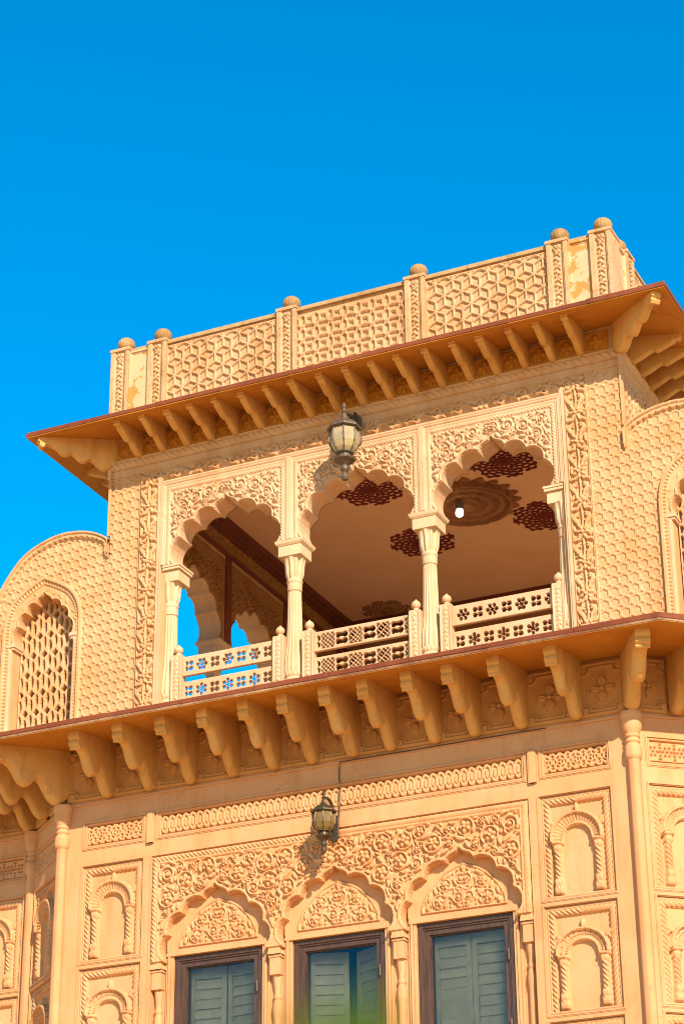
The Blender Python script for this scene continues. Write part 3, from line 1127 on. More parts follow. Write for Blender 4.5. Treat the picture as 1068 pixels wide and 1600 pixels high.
H = np.where((V < 7.93) & (dA >= .034) & (band > .088), .016, H)
link('carved_relief', relief('lower_relief', U, V, H, ~ins), 'lower', panel)

# tympana with carved foliage
c = Carve(-.50, .50, 7.93, 8.46, .0075)
U, V = c.U, c.V
tp = [(-.475, 7.945)] + [(-.475, 8.02)] + arcpts((-.475, 8.02), (0, 8.45), .085, 10)[1:] + [(-x, z) for x, z in (arcpts((-.475, 8.02), (0, 8.45), .085, 10)[:-1])[::-1]] + [(.475, 7.945)]
it = inside(U, V, tp)
dT = pdist(U, V, tp + [tp[0]])[0]
ok = it & (dT > .038)
for k in range(-1, 2, 2):
    pass
c.arabesque(ok, 5, (.075, .056, .042), 2000, .034, mirror=0.0, xlim=(-.5, 0), volute=.4)
c.leaf(0, 7.96, math.pi / 2, .2, .018, .024, 0)
H = np.where(it & (dT < .028), .020, c.H)
H = np.where(it & (dT > .012) & (dT < .017), .010, H)
ME_TYMP = relief('tympanum', U, V, H, it)

# windows ------------------------------------------------------------------
def window_meshes():
    r = {}
    b = MB()
    b.frame(-.522, .522, 4.9, 7.868, [(0, .155), (0, .055), (.012, .050), (.05, .050), (.056, .064), (.070, .064), (.074, .078), (.118, .078), (.122, .10), (.130, .10), (.130, .15)])
    r['frame'] = b.mesh('window_frame')
    b = MB()
    b.box(-.394, .394, .120, .126, 5.03, 7.74)
    r['pane'] = b.mesh('window_pane')
    b = MB()
    for x0, x1 in ((.003, .06), (.355, .40)):
        b.box(x0, x1, .20, .235, 4.95, 7.76)
    for z0, z1 in ((7.64, 7.76), (6.3, 6.42)):
        b.box(.06, .355, .203, .232, z0, z1)
    r['shutter'] = b.mesh('shutter_frame')
    b = MB()
    n = len(b.v)
    w = .1475
    for (y, z) in ((.207, -.052), (.214, -.055), (.230, .052), (.223, .055)):
        b.v += [(-w, y, z), (w, y, z)]
    b.f += [(0, 1, 3, 2), (2, 3, 5, 4), (4, 5, 7, 6), (6, 7, 1, 0), (0, 2, 4, 6), (1, 7, 5, 3)]
    r['slat'] = b.mesh('shutter_slat')
    return r


WM = window_meshes()
rnd = random.Random(8)
for k, cx in enumerate((-LD, 0, LD)):
    w = holder('window', palace, T(cx, .055, 0))
    link('frame', WM['frame'], 'wood', w)
    link('pane', WM['pane'], 'glass', w)
    for hz in (7.45, 6.75):
        link('hinge', MB().lathe([(.010, -.055), (.010, .055)], 8).mesh('hinge', smooth=True), 'bronze2', w, T(.455, .046, hz))
    for sx in (-1, 1):
        # each leaf turns on its outer edge; the two left windows stand open behind the glass
        opn = (0.0, 0.0) if k == 2 else ((R(20), R(28)) if k == 1 else (R(7), R(9)))
        hinge = Matrix.Translation((sx * .40, .215, 0)) @ Matrix.Rotation(-sx * opn[0 if sx < 0 else 1] * -1 if sx > 0 else opn[0], 4, 'Z') @ Matrix.Translation((-sx * .40, -.215, 0))
        if sx > 0:
            hinge = Matrix.Translation((.40, .215, 0)) @ Matrix.Rotation(-opn[1], 4, 'Z') @ Matrix.Translation((-.40, -.215, 0))
        link('shutter', WM['shutter'], 'shutter', w, hinge if sx > 0 else hinge @ Matrix.Scale(-1, 4, (1, 0, 0)))
        z = 7.583
        while z > 6.46:
            tilt = rnd.uniform(-.05, .06) + (.22 if (sx < 0 and 6.85 < z < 7.2 and k == 2) else 0)
            link('slat', WM['slat'], 'shutter', w, hinge @ Matrix.Translation((sx * .2075, .2185, z)) @ Matrix.Rotation(tilt, 4, 'X') @ Matrix.Translation((0, -.2185, 0)))
            z -= .105
    t = holder('tympanum', palace, T(cx, .095, 0))
    link('carving', ME_TYMP, 'lower', t)
    b = MB()
    b.box(-.62, .62, .006, .08, 7.935, 8.62)
    b.box(-.60, .60, -.035, .08, 7.868, 7.905)
    b.box(-.60, .60, -.020, .08, 7.905, 7.935)
    link('lintel', b.mesh('tympanum_back'), 'lower', t)

# pier colonnettes between and beside the windows
pc = [(r_ * .72, z_) for r_, z_ in [(.060, 4.0), (.060, 7.06), (.066, 7.10), (.075, 7.16), (.062, 7.24), (.048, 7.27), (.060, 7.285), (.060, 7.31), (.045, 7.33), (.05, 7.38), (.062, 7.44), (.070, 7.50), (.070, 7.52)]]
ME_PC = MB().lathe(pc, 18).mesh('pier_colonnette', smooth=True)
b = MB()
b.box(-.058, .058, -.01, .12, 7.52, 7.70)
b.box(-.070, .070, -.02, .12, 7.70, 7.73)
b.v += [(-.075, -.04, 7.73), (.075, -.04, 7.73), (.05, -.012, 7.90), (-.05, -.012, 7.90), (-.09, .1, 7.73), (.09, .1, 7.73), (.05, .1, 7.90), (-.05, .1, 7.90)]
n = len(b.v) - 8
b.f += [(n, n + 1, n + 2, n + 3), (n + 1, n + 5, n + 6, n + 2), (n + 4, n, n + 3, n + 7), (n + 3, n + 2, n + 6, n + 7)]
ME_PCC = b.mesh('pier_capital', bevel=.004)
b = MB()
b.box(-.172, -.145, .05, .12, 4, 7.868)
b.box(-.140, -.115, .035, .12, 4, 7.868)
b.box(-.110, -.085, .055, .12, 4, 7.868)
b.box(.085, .110, .055, .12, 4, 7.868)
b.box(.115, .140, .035, .12, 4, 7.868)
b.box(.145, .172, .05, .12, 4, 7.868)
ME_PJ = b.mesh('pier_jamb')
for x in (-LD * 1.5, -LD / 2, LD / 2, LD * 1.5):
    pr = holder('window_pier', palace, T(x, .03, 0))
    link('colonnette', ME_PC, 'lower', pr, T(0, .065, 0))
    link('capital', ME_PCC, 'lower', pr)
    link('jamb', ME_PJ, 'lower', pr)

# ---- lower eave -----------------------------------------------------------
EX, EY = 3.965, -1.032
outer = [(-7.0, CY - 1.03), (-EX - .80, CY - 1.03), (-EX, EY), (EX, EY), (EX + .80, CY - 1.03), (7.0, CY - 1.03)]
inner = [(-7.0, CY + .03), (-LW - CX, CY + .03), (-LW, .03), (LW, .03), (LW + CX, CY + .03), (7.0, CY + .03)]


def off(pl, d):
    """move the eave outline inwards by d (approximately: along the corner bisectors)"""
    return [(x - (d * .6 if x > 3 else -d * .6 if x < -3 else 0) * (abs(x) < 6.9), y + d) for x, y in pl]


def ring(pl, z):
    return [(x, y, z) for x, y in pl]


def edge_slabs(parent, p0, p1, z0, z1, dp, mat, seed):
    jr = random.Random(seed)
    p0, p1 = Vector(p0), Vector(p1)
    L = (p1 - p0).length
    n = max(1, int(round(L / .85)))
    a = math.atan2((p1 - p0).y, (p1 - p0).x)
    x = 0.0
    for k in range(n):
        w = L / n
        b = MB()
        b.box(.0025, w - .0025, 0, dp, z0 + jr.uniform(-.002, .003), z1 + jr.uniform(-.004, .004))
        q = p0 + (p1 - p0) * (k / n)
        link('edge_slab', b.mesh('edge_slab', bevel=.006), mat, parent, T(q.x, q.y, 0, a + jr.uniform(-.003, .003)) @ T(0, jr.uniform(-.004, .003), 0))


eave = holder('lower_eave', palace)
b = MB()
o1 = off(outer, .012)
b.strip(ring(inner, 10.345), ring(o1, 10.205))
b.strip(ring(o1, 10.205), ring(o1, 10.27))
b.strip(ring(o1, 10.27), ring([(x, .64 if True else y) for x, y in inner], 10.90))
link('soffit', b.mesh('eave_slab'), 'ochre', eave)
for k in range(5):
    edge_slabs(eave, outer[k], outer[k + 1], 10.236, 10.290, .07, 'lip', 40 + k)
b = MB()
oa, ob = off(outer, .006), off(outer, .02)
b.strip(ring(oa, 10.2375), ring(oa, 10.214))
b.strip(ring(oa, 10.214), ring(ob, 10.204))
link('drip_edge', b.mesh('eave_drip'), 'lip2', eave)

# balcony floor
b = MB()
b.box(-5.2, 5.2, S - .02, S + 6.6, 10.6, 10.93)
link('balcony_floor', b.mesh('balcony_floor'), 'bounce_floor', palace)

# ---- upper storey: pavilion faces ----------------------------------------
uj = [(.155, 13.372), (.412, 13.278), (.605, 13.105)]
uarch = cusped(13.52, uj, (.672, 12.765), (.078, .080, .085))
bo = [(-.841, 13.88), (-.841, 12.757), (uarch[0][0], 12.757)] + uarch + [(uarch[-1][0], 12.757), (.841, 12.757), (.841, 13.88)]
ME_BAYSLAB = poly_slab('arch_slab', bo, .012, .30)
c = Carve(-.841, .841, 12.757, 13.88, .006)
U, V = c.U, c.V
ins = inside(U, V, [(uarch[0][0], 12)] + uarch + [(uarch[-1][0], 12)])
dA = pdist(U, V, uarch)[0]
band = np.minimum(.841 - np.abs(U) - .0, 13.80 - V + .04)
ok = (~ins) & (dA > .034) & (np.abs(U) < .715) & (V < 13.715)
c.arabesque(ok, 21, (.092, .068, .050, .038), 3600, .038, mirror=0.0, xlim=(-.841, 0), volute=.72)
H = c.H
H = np.where((~ins) & (dA < .024), .020, H)
aU = np.abs(U)
side = (aU > .722) & (V < 13.72 + (aU - .722))
wr = (aU - .755) / .026
H = np.where((aU >= .715) & side, .006 + np.where(np.abs(wr) < 1, rope(V, np.clip(wr, -1, 1), .020, .040, 1.5), 0), H)
H = np.where(aU > .785, .022, H)
H = np.where(aU > .806, .034, H)
top = (V > 13.715) & (V - 13.715 > aU - .715)
wr = (V - 13.75) / .026
H = np.where(top, .006 + np.where(np.abs(wr) < 1, rope(aU, np.clip(wr, -1, 1), .020, .040, 1.5), 0), H)
H = np.where(top & (V > 13.782), .020, H)
H = np.where(V > 13.815, .036, H)
H = np.where((V > 13.835) & (V < 13.845), .024, H)
H = np.where(V > 13.862, .028, H)
ME_BAYREL = relief('arch_relief', U, V, H, ~ins)

# hexagon-carved pier strip and floral strip
U, V = grid(2.832, PW, 10.93, 14.052, .0062)
H = hexwall(U - 2.89, V)
H = np.where((U < 2.846) | (V > 14.035), .022, H)
ME_HEXP = relief('hex_strip', U, V, H)
c = Carve(2.575, 2.832, 10.93, 13.99, .006)
xm = 2.704
z = 11.02
k = 0
while z < 13.98:
    c.flower(xm, z, .086, 6, .044, .3 * k)
    for sx in (-1, 1):
        for dz, a, L, W, cu in ((.095, .75, .125, .023, 1.5), (.135, .25, .115, .021, 1.7), (.185, .0, .10, .018, -1.2), (.225, -.45, .115, .021, -1.6), (.27, .1, .11, .020, -1.2), (.05, .9, .07, .016, .4), (-.05, -.9, .07, .016, -.4)):
            aa = a if sx > 0 else math.pi - a
            c.leaf(xm + sx * .018, z + dz, aa, L, W, .040, cu * sx)
    c.stroke([(xm, z + .06), (xm + .012, z + .15), (xm, z + .30)], lambda t: .013, .034)
    z += .366
    k += 1
c.arabesque((c.U > 2.598) & (c.U < 2.815), 31, (), 2600, .036)
H = c.H
H = np.where((c.U < 2.595) | (c.U > 2.818), .024, H)
H = np.where((c.U < 2.581) | (c.U > 2.826), .012, H)
ME_FLORAL = relief('floral_strip', c.U, c.V, H)

# floral frieze along the top of a face
c = Carve(-PW, PW, 13.88, 14.155, .0075)
x = -PW
k = 0
rnd = random.Random(4)
zc = 13.963
while x < PW:
    sg = 1 if k % 2 else -1
    t = np.linspace(0, 1, 10)
    c.stroke(np.stack([x + t * .26, zc + sg * .05 * np.sin(t * math.pi)], -1), lambda q: .014, .034)
    c.spiral(x + .13, zc - sg * .018, .055, .012, math.pi / 2 * sg, sg * -1.3, .016, .010, .040)
    for j in range(5):
        c.leaf(x + .03 + .05 * j, zc + sg * .045 * math.sin((.03 + .05 * j) / .26 * math.pi), rnd.uniform(0, 6.28), .07, .018, .038, rnd.uniform(-1.3, 1.3))
    c.leaf(x + .02, zc - sg * .045, sg * .3, .10, .022, .040, -sg)
    c.leaf(x + .22, zc + sg * .03, -sg * 2.6, .09, .022, .040, sg)
    x += .26
    k += 1
H = c.H
H = np.where(c.V > 14.055, 0.020, H)
H = np.where((c.V > 14.050) & (c.V < 14.058), .030, H)
du = (c.U / .11) % 1.0
H = np.where((c.V > 14.046) & (c.V < 14.056) & (du > .75), .004, H)
H = np.where(c.V < 13.892, .022, H)
ME_TOPFR = relief('top_frieze', c.U, c.V, H, ~((np.abs(c.U) > 2.834) & (c.V < 14.048)))
U, V = grid(-PW - .02, PW + .02, 14.155, 14.285, .0075)
w = (V - 14.215) / .05
H = np.where(np.abs(w) < 1, .016 + rope(U, np.clip(w, -1, 1), .036, .085, .9), .036)
H = np.where(V > 14.272, .044, H)
ME_LEAFBAND = relief('leaf_band', U, V, H)

# columns ---------------------------------------------------------------
cs = [(.118, 11.10), (.128, 11.14), (.130, 11.20), (.124, 11.30), (.108, 11.40), (.096, 11.52), (.088, 11.70), (.082, 11.95), (.078, 12.15), (.077, 12.24)]
ME_SHAFT = MB().lathe(cs, 64, flute=.11, nfl=16, cap=False).mesh('shaft', smooth=True, angle=60)
cb = [(.15, 10.93), (.15, 10.97), (.135, 10.985), (.112, 11.0), (.108, 11.02), (.122, 11.035), (.125, 11.055), (.112, 11.07), (.110, 11.08), (.130, 11.10), (.134, 11.125), (.126, 11.14)]
ME_CBASE = MB().lathe(cb, 36, flute=.10, nfl=18, z0f=11.09, z1f=11.13).mesh('column_base', smooth=True)
cc = [(.083, 12.155), (.085, 12.17), (.086, 12.235), (.084, 12.25), (.091, 12.258), (.095, 12.27), (.091, 12.285), (.085, 12.295), (.088, 12.31), (.102, 12.335), (.108, 12.37), (.111, 12.40), (.113, 12.43), (.115, 12.47), (.124, 12.52), (.130, 12.565)]
ME_CCAP = MB().lathe(cc, 60, flute=.18, nfl=10, z0f=12.30, z1f=12.53).mesh('capital', smooth=True, angle=50)
b = MB()
b.box(-.145, .145, -.140, .148, 12.565, 12.695)
n = len(b.v)
for (hw, y0, y1, z) in ((.150, -.145, .155, 12.695), (.172, -.165, .18, 12.72), (.182, -.175, .188, 12.757)):
    b.v += [(-hw, y0, z), (hw, y0, z), (hw, y1, z), (-hw, y1, z)]
for k in range(2):
    for i in range(4):
        j = (i + 1) % 4
        b.f.append((n + 4 * k + i, n + 4 * k + j, n + 4 * k + 4 + j, n + 4 * k + 4 + i))
b.f += [(n, n + 3, n + 2, n + 1), (n + 8, n + 9, n + 10, n + 11)]
ME_IMPOST = b.mesh('impost', bevel=.004)
b = MB()
b.box(-.158, .05, -.120, .155, 12.555, 12.695)
b.box(-.180, .05, -.150, .18, 12.695, 12.728)
b.box(-.190, .05, -.160, .19, 12.728, 12.757)
ME_IMPEND = b.mesh('end_impost', bevel=.004)


def column(parent, x, y=.14, end=None):
    co = holder('column', parent, T(x, y, 0))
    link('shaft', ME_SHAFT, 'column', co)
    link('base', ME_CBASE, 'column', co)
    link('capital', ME_CCAP, 'column', co)
    if end is None:
        link('impost', ME_IMPOST, 'column', co)
    else:
        link('impost', ME_IMPEND, 'column', co, Matrix.Rotation(end, 4, 'Z') if abs(end) != math.pi else Matrix.Scale(-1, 4, (1, 0, 0)))


# railing ---------------------------------------------------------------
RL = 1.175


def rail_mesh(seed, ph=0.0):
    U, V = grid(0, RL, 0, .232, .0055)
    solid = (U < .035) | (U > RL - .035) | (V < .022) | (V > .232 - .030)
    p = .34
    zc = .112
    cu = ((U - RL / 2 + ph) / p + .5) % 1.0 - .5
    ru = ((U - RL / 2 + ph) / p) % 1.0 - .5
    hole = np.zeros(U.shape, bool)
    x, y = cu * p, V - zc
    d = np.hypot(x, y)
    a = np.arctan2(y, x)
    if seed < 2:
        hole |= (d < .024 * (1 + .3 * np.cos(6 * a)))
        for k in range(6):
            t = k * math.pi / 3 + (math.pi / 6 if seed else 0)
            hole |= hexc(x - .053 * math.cos(t), y - .053 * math.sin(t), .0215, .0235) < 1
        x, y = ru * p, V - zc
        for sx in (-1, 1):
            for sy in (-1, 1):
                hole |= np.maximum(np.abs(x - sx * .031), np.abs(y - sy * .034)) + .3 * np.minimum(np.abs(x - sx * .031), np.abs(y - sy * .034)) < .028
    else:
        # crossing diamond lattice with tall eye holes
        g1 = np.abs(((x + y) / .0525 + .5) % 1.0 - .5) * .0525
        g2 = np.abs(((x - y) / .0525 + .5) % 1.0 - .5) * .0525
        hole |= (np.minimum(g1, g2) > .0075) & (np.abs(x) < .082)
        x2 = np.abs(ru * p)
        hole |= ((x2 - .043) / .034) ** 2 + ((np.abs(y) - .040) / .034) ** 2 < 1
        hole |= (x2 < .011) & (np.abs(y) > .02) & (np.abs(y) < .07)
    return pierced('pierced_rail', U, V, solid | ~hole, -.025, .025)


ME_RAIL = [rail_mesh(0), rail_mesh(1), rail_mesh(2, .08), rail_mesh(0, .12)]
b = MB()
b.box(-.068, .068, -.06, .06, 10.93, 11.60)
ME_POST = b.mesh('rail_post', bevel=.006)
ME_PFIN = MB().lathe([(.040, 11.598), (.040, 11.612), (.030, 11.62), (.028, 11.632), (.043, 11.645), (.053, 11.665), (.052, 11.69), (.040, 11.71), (.020, 11.725), (.004, 11.745)], 16).mesh('post_finial', smooth=True)
c = Carve(-.062, .062, 11.0, 11.585, .006)
z = 11.04
k = 0
while z < 11.55:
    sg = 1 if k % 2 else -1
    c.leaf(-sg * .03, z, math.pi / 2 - sg * .7, .075, .013, .012, sg * .9)
    c.leaf(sg * .035, z + .01, math.pi / 2 + sg * .9, .055, .010, .012, -sg * .9)
    z += .052
    k += 1
H = np.where(np.abs(c.U) > .05, .010, c.H)
ME_POSTREL = relief('post_relief', c.U, c.V, H)


def railing(parent, xc, kinds, label=None):
    r_ = holder('railing', parent, T(xc, .06, 0))
    for sx in (-1, 1):
        link('post', ME_POST, 'pale', r_, T(sx * .656, 0, 0))
        link('finial', ME_PFIN, 'pale', r_, T(sx * .656, 0, 0))
        link('post_relief', ME_POSTREL, 'pale', r_, T(sx * .656, -.0615, 0))
    for k, z in zip(kinds, (11.335, 11.025)):
        link('rail', ME_RAIL[k], 'pale', r_, T(-RL / 2, 0, z))


# a pavilion face ----------------------------------------------------------
def pavilion_face(mx, front):
    f = holder('pavilion_face', palace, mx)
    jr = random.Random(5)
    b = MB()
    for sx in (-1, 1):
        x0, x1 = sorted((sx * 2.48, sx * PW))
        b.box(x0, x1, .014, .34, 10.93, 14.0)
    b.box(-PW, PW, .012, .34, 13.88, 14.6)
    link('wall', b.mesh('pavilion_wall'), 'stone', f)
    flip = Matrix.Scale(-1, 4, (1, 0, 0))
    for sx in (-1, 1):
        fm = Matrix.Identity(4) if sx > 0 else flip
        link('hex_strip', ME_HEXP, 'stone', f, fm)
        link('floral_strip', ME_FLORAL, 'stone', f, fm)
        b = MB()
        b.box(2.524, 2.541, -.030, .02, 10.93, 13.93)
        b.box(2.545, 2.574, -.040, .02, 10.93, 13.93)
        me = b.mesh('pier_fillet')
        link('fillet', me, 'pale', f, fm)
    for k in (-1, 0, 1):
        a = holder('arch', f, T(k * D, 0, 0))
        a.name = 'arch_bay'
        link('arch_slab', ME_BAYSLAB, 'pale' if front else 'pale', f, T(k * D, 0, 0))
        link('arch_relief', ME_BAYREL, 'pale', f, T(k * D, 0, 0))
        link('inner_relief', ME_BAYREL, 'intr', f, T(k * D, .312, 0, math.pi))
        bpy.data.objects.remove(a)
    link('top_frieze', ME_TOPFR, 'stone', f)
    link('leaf_band', ME_LEAFBAND, 'stone', f)
    for k in range(19):
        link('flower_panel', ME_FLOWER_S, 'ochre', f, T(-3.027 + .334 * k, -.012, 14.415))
    for k in range(18):
        o = link('bracket', ME_UB, 'bracket', f, T(-2.86 + .334 * k + jr.uniform(-.006, .006), 0, 0, jr.uniform(-.025, .025)))
        o.scale = (jr.uniform(.93, 1.07), jr.uniform(.98, 1.015), 1)
    return f


PC = S + PW        # pavilion centre in Y
face_f = pavilion_face(T(0, S, 0), True)
face_l = pavilion_face(T(-PW, PC, 0, -math.pi / 2), False)
face_r = pavilion_face(T(PW, PC, 0, math.pi / 2), False)
for x in (-2.46, -.841, .841, 2.46):
    column(palace, x, S + .14, None if abs(x) < 2 else (0 if x > 0 else math.pi))
for y in (-2.46, -.841, .841, 2.46):
    column(palace, -PW + .14, PC + y)
    column(palace, PW - .14, PC + y)
railing(palace, -1.652, (0, 1))
bpy.context.view_layer.update()
railing(palace, .03, (2, 2))
railing(palace, 1.71, (3, 1))
for o in list(palace.children):
    if o.name.startswith('railing'):
        o.matrix_local = T(o.location.x, S + .08, 0)
for sx in (-1, 1):
    a = R(45) * sx
    link('corner_bracket', ME_UBC, 'bracket', palace, T(sx * (PW - .02), S + .02, 0, a))
    link('corner_bracket', ME_UBC, 'bracket', palace, T(sx * (PW - .02), S + 2 * PW - .02, 0, math.pi - a))

for sx in (-1, 1):
    link('corner_bead', MB().box(PW - .004, PW + .031, -.031, .004, 13.30, 14.06).box(PW - .006, PW + .046, -.046, .006, 14.046, 14.29).mesh('corner_bead'), 'stone', palace, T(0, S, 0) if sx > 0 else T(0, S, 0) @ Matrix.Scale(-1, 4, (1, 0, 0)))
# back wall, interior cornices and ceiling
b = MB()
b.box(-PW, PW, S + 2 * PW - .34, S + 2 * PW, 10.93, 14.6)
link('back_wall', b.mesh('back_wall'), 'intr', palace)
b = MB()
b.box(-PW + .01, PW - .01, S + .02, S + 2 * PW - .02, 14.42, 14.62)
link('ceiling', b.mesh('ceiling'), 'ceil', palace)
IW = PW - .34
cor = holder('interior_cornice', palace)
b = MB()
for sx in (-1, 1):
    for (d0, z0, z1) in ((.09, 14.33, 14.418), (.06, 14.25, 14.33), (.03, 14.19, 14.25), (.05, 13.93, 13.97)):
        x0, x1 = sorted((sx * (IW - d0), sx * (IW + .04)))
        b.box(x0, x1, S + .345, S + 2 * PW - .345, z0, z1)
for (d0, z0, z1) in ((.09, 14.33, 14.418), (.06, 14.25, 14.33), (.03, 14.19, 14.25)):
    b.box(-IW + .1, IW - .1, S + 2 * PW - .34 - d0, S + 2 * PW - .3, z0, z1)
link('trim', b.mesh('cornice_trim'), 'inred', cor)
ME_PIL = MB().box(-.035, .035, -.075, .075, 12.76, 13.93).mesh('inner_pilaster')
for sx in (-1, 1):
    for k in range(-1, 3):
        link('pilaster', ME_PIL, 'inred', cor, T(sx * (IW + .02), PC + (k - .5) * D, 0))
c = Carve(-2.88, 2.88, 13.97, 14.19, .010)
c.arabesque(np.ones(c.U.shape, bool), 9, (.085, .06, .045), 2500, .022, volute=.6)
ME_INB = relief('inner_band', c.U, c.V, c.H)
link('carved_band', ME_INB, 'intr', cor, T(-IW + .005, PC, 0, math.pi / 2))
link('carved_band', ME_INB, 'intr', cor, T(IW - .005, PC, 0, -math.pi / 2))


# ceiling rosettes
def rosette(name, Rr, kind):
    U, V = grid(-Rr, Rr, -Rr, Rr, .011)
    d = np.hypot(U, V) / Rr
    a = np.arctan2(V, U)
    if kind == 0:
        # eight-lobed lacy star: rings of small petals round a boss
        edge = .80 + .12 * np.abs(np.cos(4 * a)) + .06 * np.abs(np.cos(12 * a))
        msk = d < edge
        H = .014 + .006 * np.cos(d * 24) * np.cos(12 * a)
        H = np.where(d < .12, .04, H)
        holes = (np.cos(12 * a) * np.cos(d * 34) > .55) & (d > .26) & (d < .86)
        msk &= ~holes
    else:
        edge = .82 + .16 * np.abs(np.cos(10 * a)) ** 1.2
        msk = d < edge
        H = np.where(d < .80, .045 + .026 * np.sign(np.cos(d * 30)) * np.abs(np.cos(9 * a + 1.57 * np.floor(d * 9))) ** .4, .02)
        H = np.where((d > .76) & (d < .82), .08, H)
        H = np.where(d < .16, .11, H)
    return relief(name, U, V, H, msk)


MR0, MR1 = rosette('ceiling_star', .48, 0), rosette('ceiling_disc', .72, 1)
down = Matrix.Rotation(R(90), 4, 'X')
for x, y in ((.98, 2.93), (-.84, 2.93), (.92, 4.62), (-.84, 4.66)):
    link('ceiling_star', MR0, 'medal', palace, Matrix.Translation((x, y, 14.415)) @ down)
for x, y in ((-2.2, 6.55), (2.2, 6.5), (-2.2, 1.4)):
    o = link('ceiling_star', MR0, 'medal2', palace, Matrix.Translation((x, y, 14.415)) @ down @ Matrix.Scale(.8, 4))
link('ceiling_disc', MR1, 'medal2', palace, Matrix.Translation((.16, 3.78, 14.415)) @ down)

# ---- flanking screens with jali windows ----------------------------------
gable = [(3.222, 13.08), (3.222, 13.20), (3.25, 13.272), (3.33, 13.33), (3.45, 13.39), (3.60, 13.435), (3.78, 13.458), (3.96, 13.452), (4.13, 13.412), (4.30, 13.345), (4.46, 13.24), (4.62, 13.06), (4.775, 12.80), (4.90, 12.45), (4.98, 12.0), (5.02, 11.5), (5.03, 10.93)]


def smooth_poly(p, n=4):
    r_ = []
    P = [Vector(q) for q in p]
    for i in range(len(P) - 1):
        a, b_, c_, d_ = P[max(i - 1, 0)], P[i], P[i + 1], P[min(i + 2, len(P) - 1)]
        for k in range(n):
            t = k / n
            q = .5 * ((2 * b_) + (c_ - a) * t + (2 * a - 5 * b_ + 4 * c_ - d_) * t * t + (3 * b_ - a - 3 * c_ + d_) * t ** 3)
            r_.append((q.x, q.y))
    return r_ + [p[-1]]


gable = smooth_poly(gable)
GX = 4.125
wj = [(.105, 12.60), (.235, 12.50), (.335, 12.345)]
warch = cusped(12.72, wj, (.385, 12.13), (.05, .05, .055))
hole = [(GX - .42, 10.93), (GX - .42, 12.13)] + [(GX + x, z) for x, z in warch] + [(GX + .42, 12.13), (GX + .42, 10.93)]
so = [(3.24, 10.93), (GX - .42, 10.93)] + hole[1:-1] + [(GX + .42, 10.93)] + gable[::-1]
ME_SCR = poly_slab('screen_slab', so, .012, .24)
U, V = grid(3.2405, 5.03, 10.93, 13.47, .0065)
gp = gable + [(3.24, 10.93)]
ing = inside(U, V, gp)
inh = inside(U, V, hole)
fa = [(.53, 10.9), (.53, 12.40)] + arcpts((.53, 12.40), (0, 12.92), -.085 if False else .085, 8)[1:] if False else None
half = [(0, 12.915), (.12, 12.855), (.26, 12.78), (.38, 12.69), (.465, 12.57), (.51, 12.44), (.53, 12.28), (.53, 11.6), (.53, 10.9)]
half = smooth_poly(half[:7], 4)[:-1] + half[6:]
fr = [(GX - x, z) for x, z in half[::-1]] + [(GX + x, z) for x, z in half[1:]]
inf = inside(U, V, fr)
dF, sF = pdist(U, V, fr)
dG, sG = pdist(U, V, gable)
dH, sH = pdist(U, V, hole)
H = hexwall(U - 2.89, V)
H = np.where(inf, .010, H)
bead = .5 + .5 * np.cos(sF / .045 * 2 * math.pi)
H = np.where(dF < .020, .050, H)
H = np.where(inf & (dF >= .020) & (dF < .055), .016 + .016 * bead, H)
H = np.where(inf & (dF >= .055) & (dF < .068), .026, H)
H = np.where(inf & (dH < .022) & (V > 12.1), .024, H)
lobes = .070 + .016 * np.abs(np.sin(sG / .085 * math.pi))
topg = sG < pdist(np.array([[4.80]]), np.array([[12.75]]), gable)[1][0, 0] + .5
H = np.where((dG < .10) & topg, .012, H)
H = np.where((dG < lobes) & topg, .050, H)
H = np.where((dG < .046) & topg, .040, H)
H = np.where((dG < .034), .068, H)
# little leaves in the window spandrel
c = Carve(3.2405, 5.03, 10.93, 13.47, .0065)
rnd = random.Random(2)
for t in np.linspace(.06, .94, 15):
    k = int(t * (len(warch) - 1))
    x, z = warch[k]
    a = math.atan2(z - 12.2, x)
    c.leaf(GX + x + .05 * math.cos(a), z + .05 * math.sin(a), a + rnd.choice((-1, 1)) * 1.1, .08, .014, .012, rnd.uniform(-1, 1))
H = np.where(inf & (dF > .075) & (dH > .03), np.maximum(H, .010 + c.H), H)
ME_SCRREL = relief('screen_relief', U, V, H, ing & ~inh)
# pierced stone lattice
U, V = grid(-.405, .405, 10.93, 12.72, .0075)
p, pz = .152, .245
row = np.floor(V / pz + .5)
fx = ((U + (row % 2) * p / 2) / p + .5) % 1.0 - .5
fz = (V / pz + .5) % 1.0 - .5
hole_ = np.abs(fx * p) / .042 + np.abs(fz * pz) / .050 < 1
r2 = np.floor(V / pz)
sz = (V / pz) % 1.0 - .5
kx = np.floor(U / (p / 2) + .5)
sx_ = U - kx * p / 2
shift = np.where((kx + r2) % 2 == 0, .028, -.028)
hw = .0235 * np.clip(1.25 - np.abs(sz * pz - shift) / .085, 0, 1)
hole_ |= (np.abs(sx_) < hw) & (np.abs(sz * pz - shift) < .075)
solid = ~hole_ | (np.abs(U) > .392)
ME_JALI = pierced('jali', U, V, solid, 0, .13)
wc = [(.028, 10.93), (.028, 12.02), (.034, 12.03), (.034, 12.045), (.026, 12.055)]
ME_WC = MB().lathe(wc, 14).mesh('screen_colonnette', smooth=True)
b = MB()
b.box(-.05, .05, -.035, .17, 12.055, 12.085)
b.box(-.062, .062, -.05, .17, 12.085, 12.125)
b.box(-.052, .052, -.042, .17, 12.125, 12.14)
ME_WCAP = b.mesh('colonnette_capital', bevel=.004)
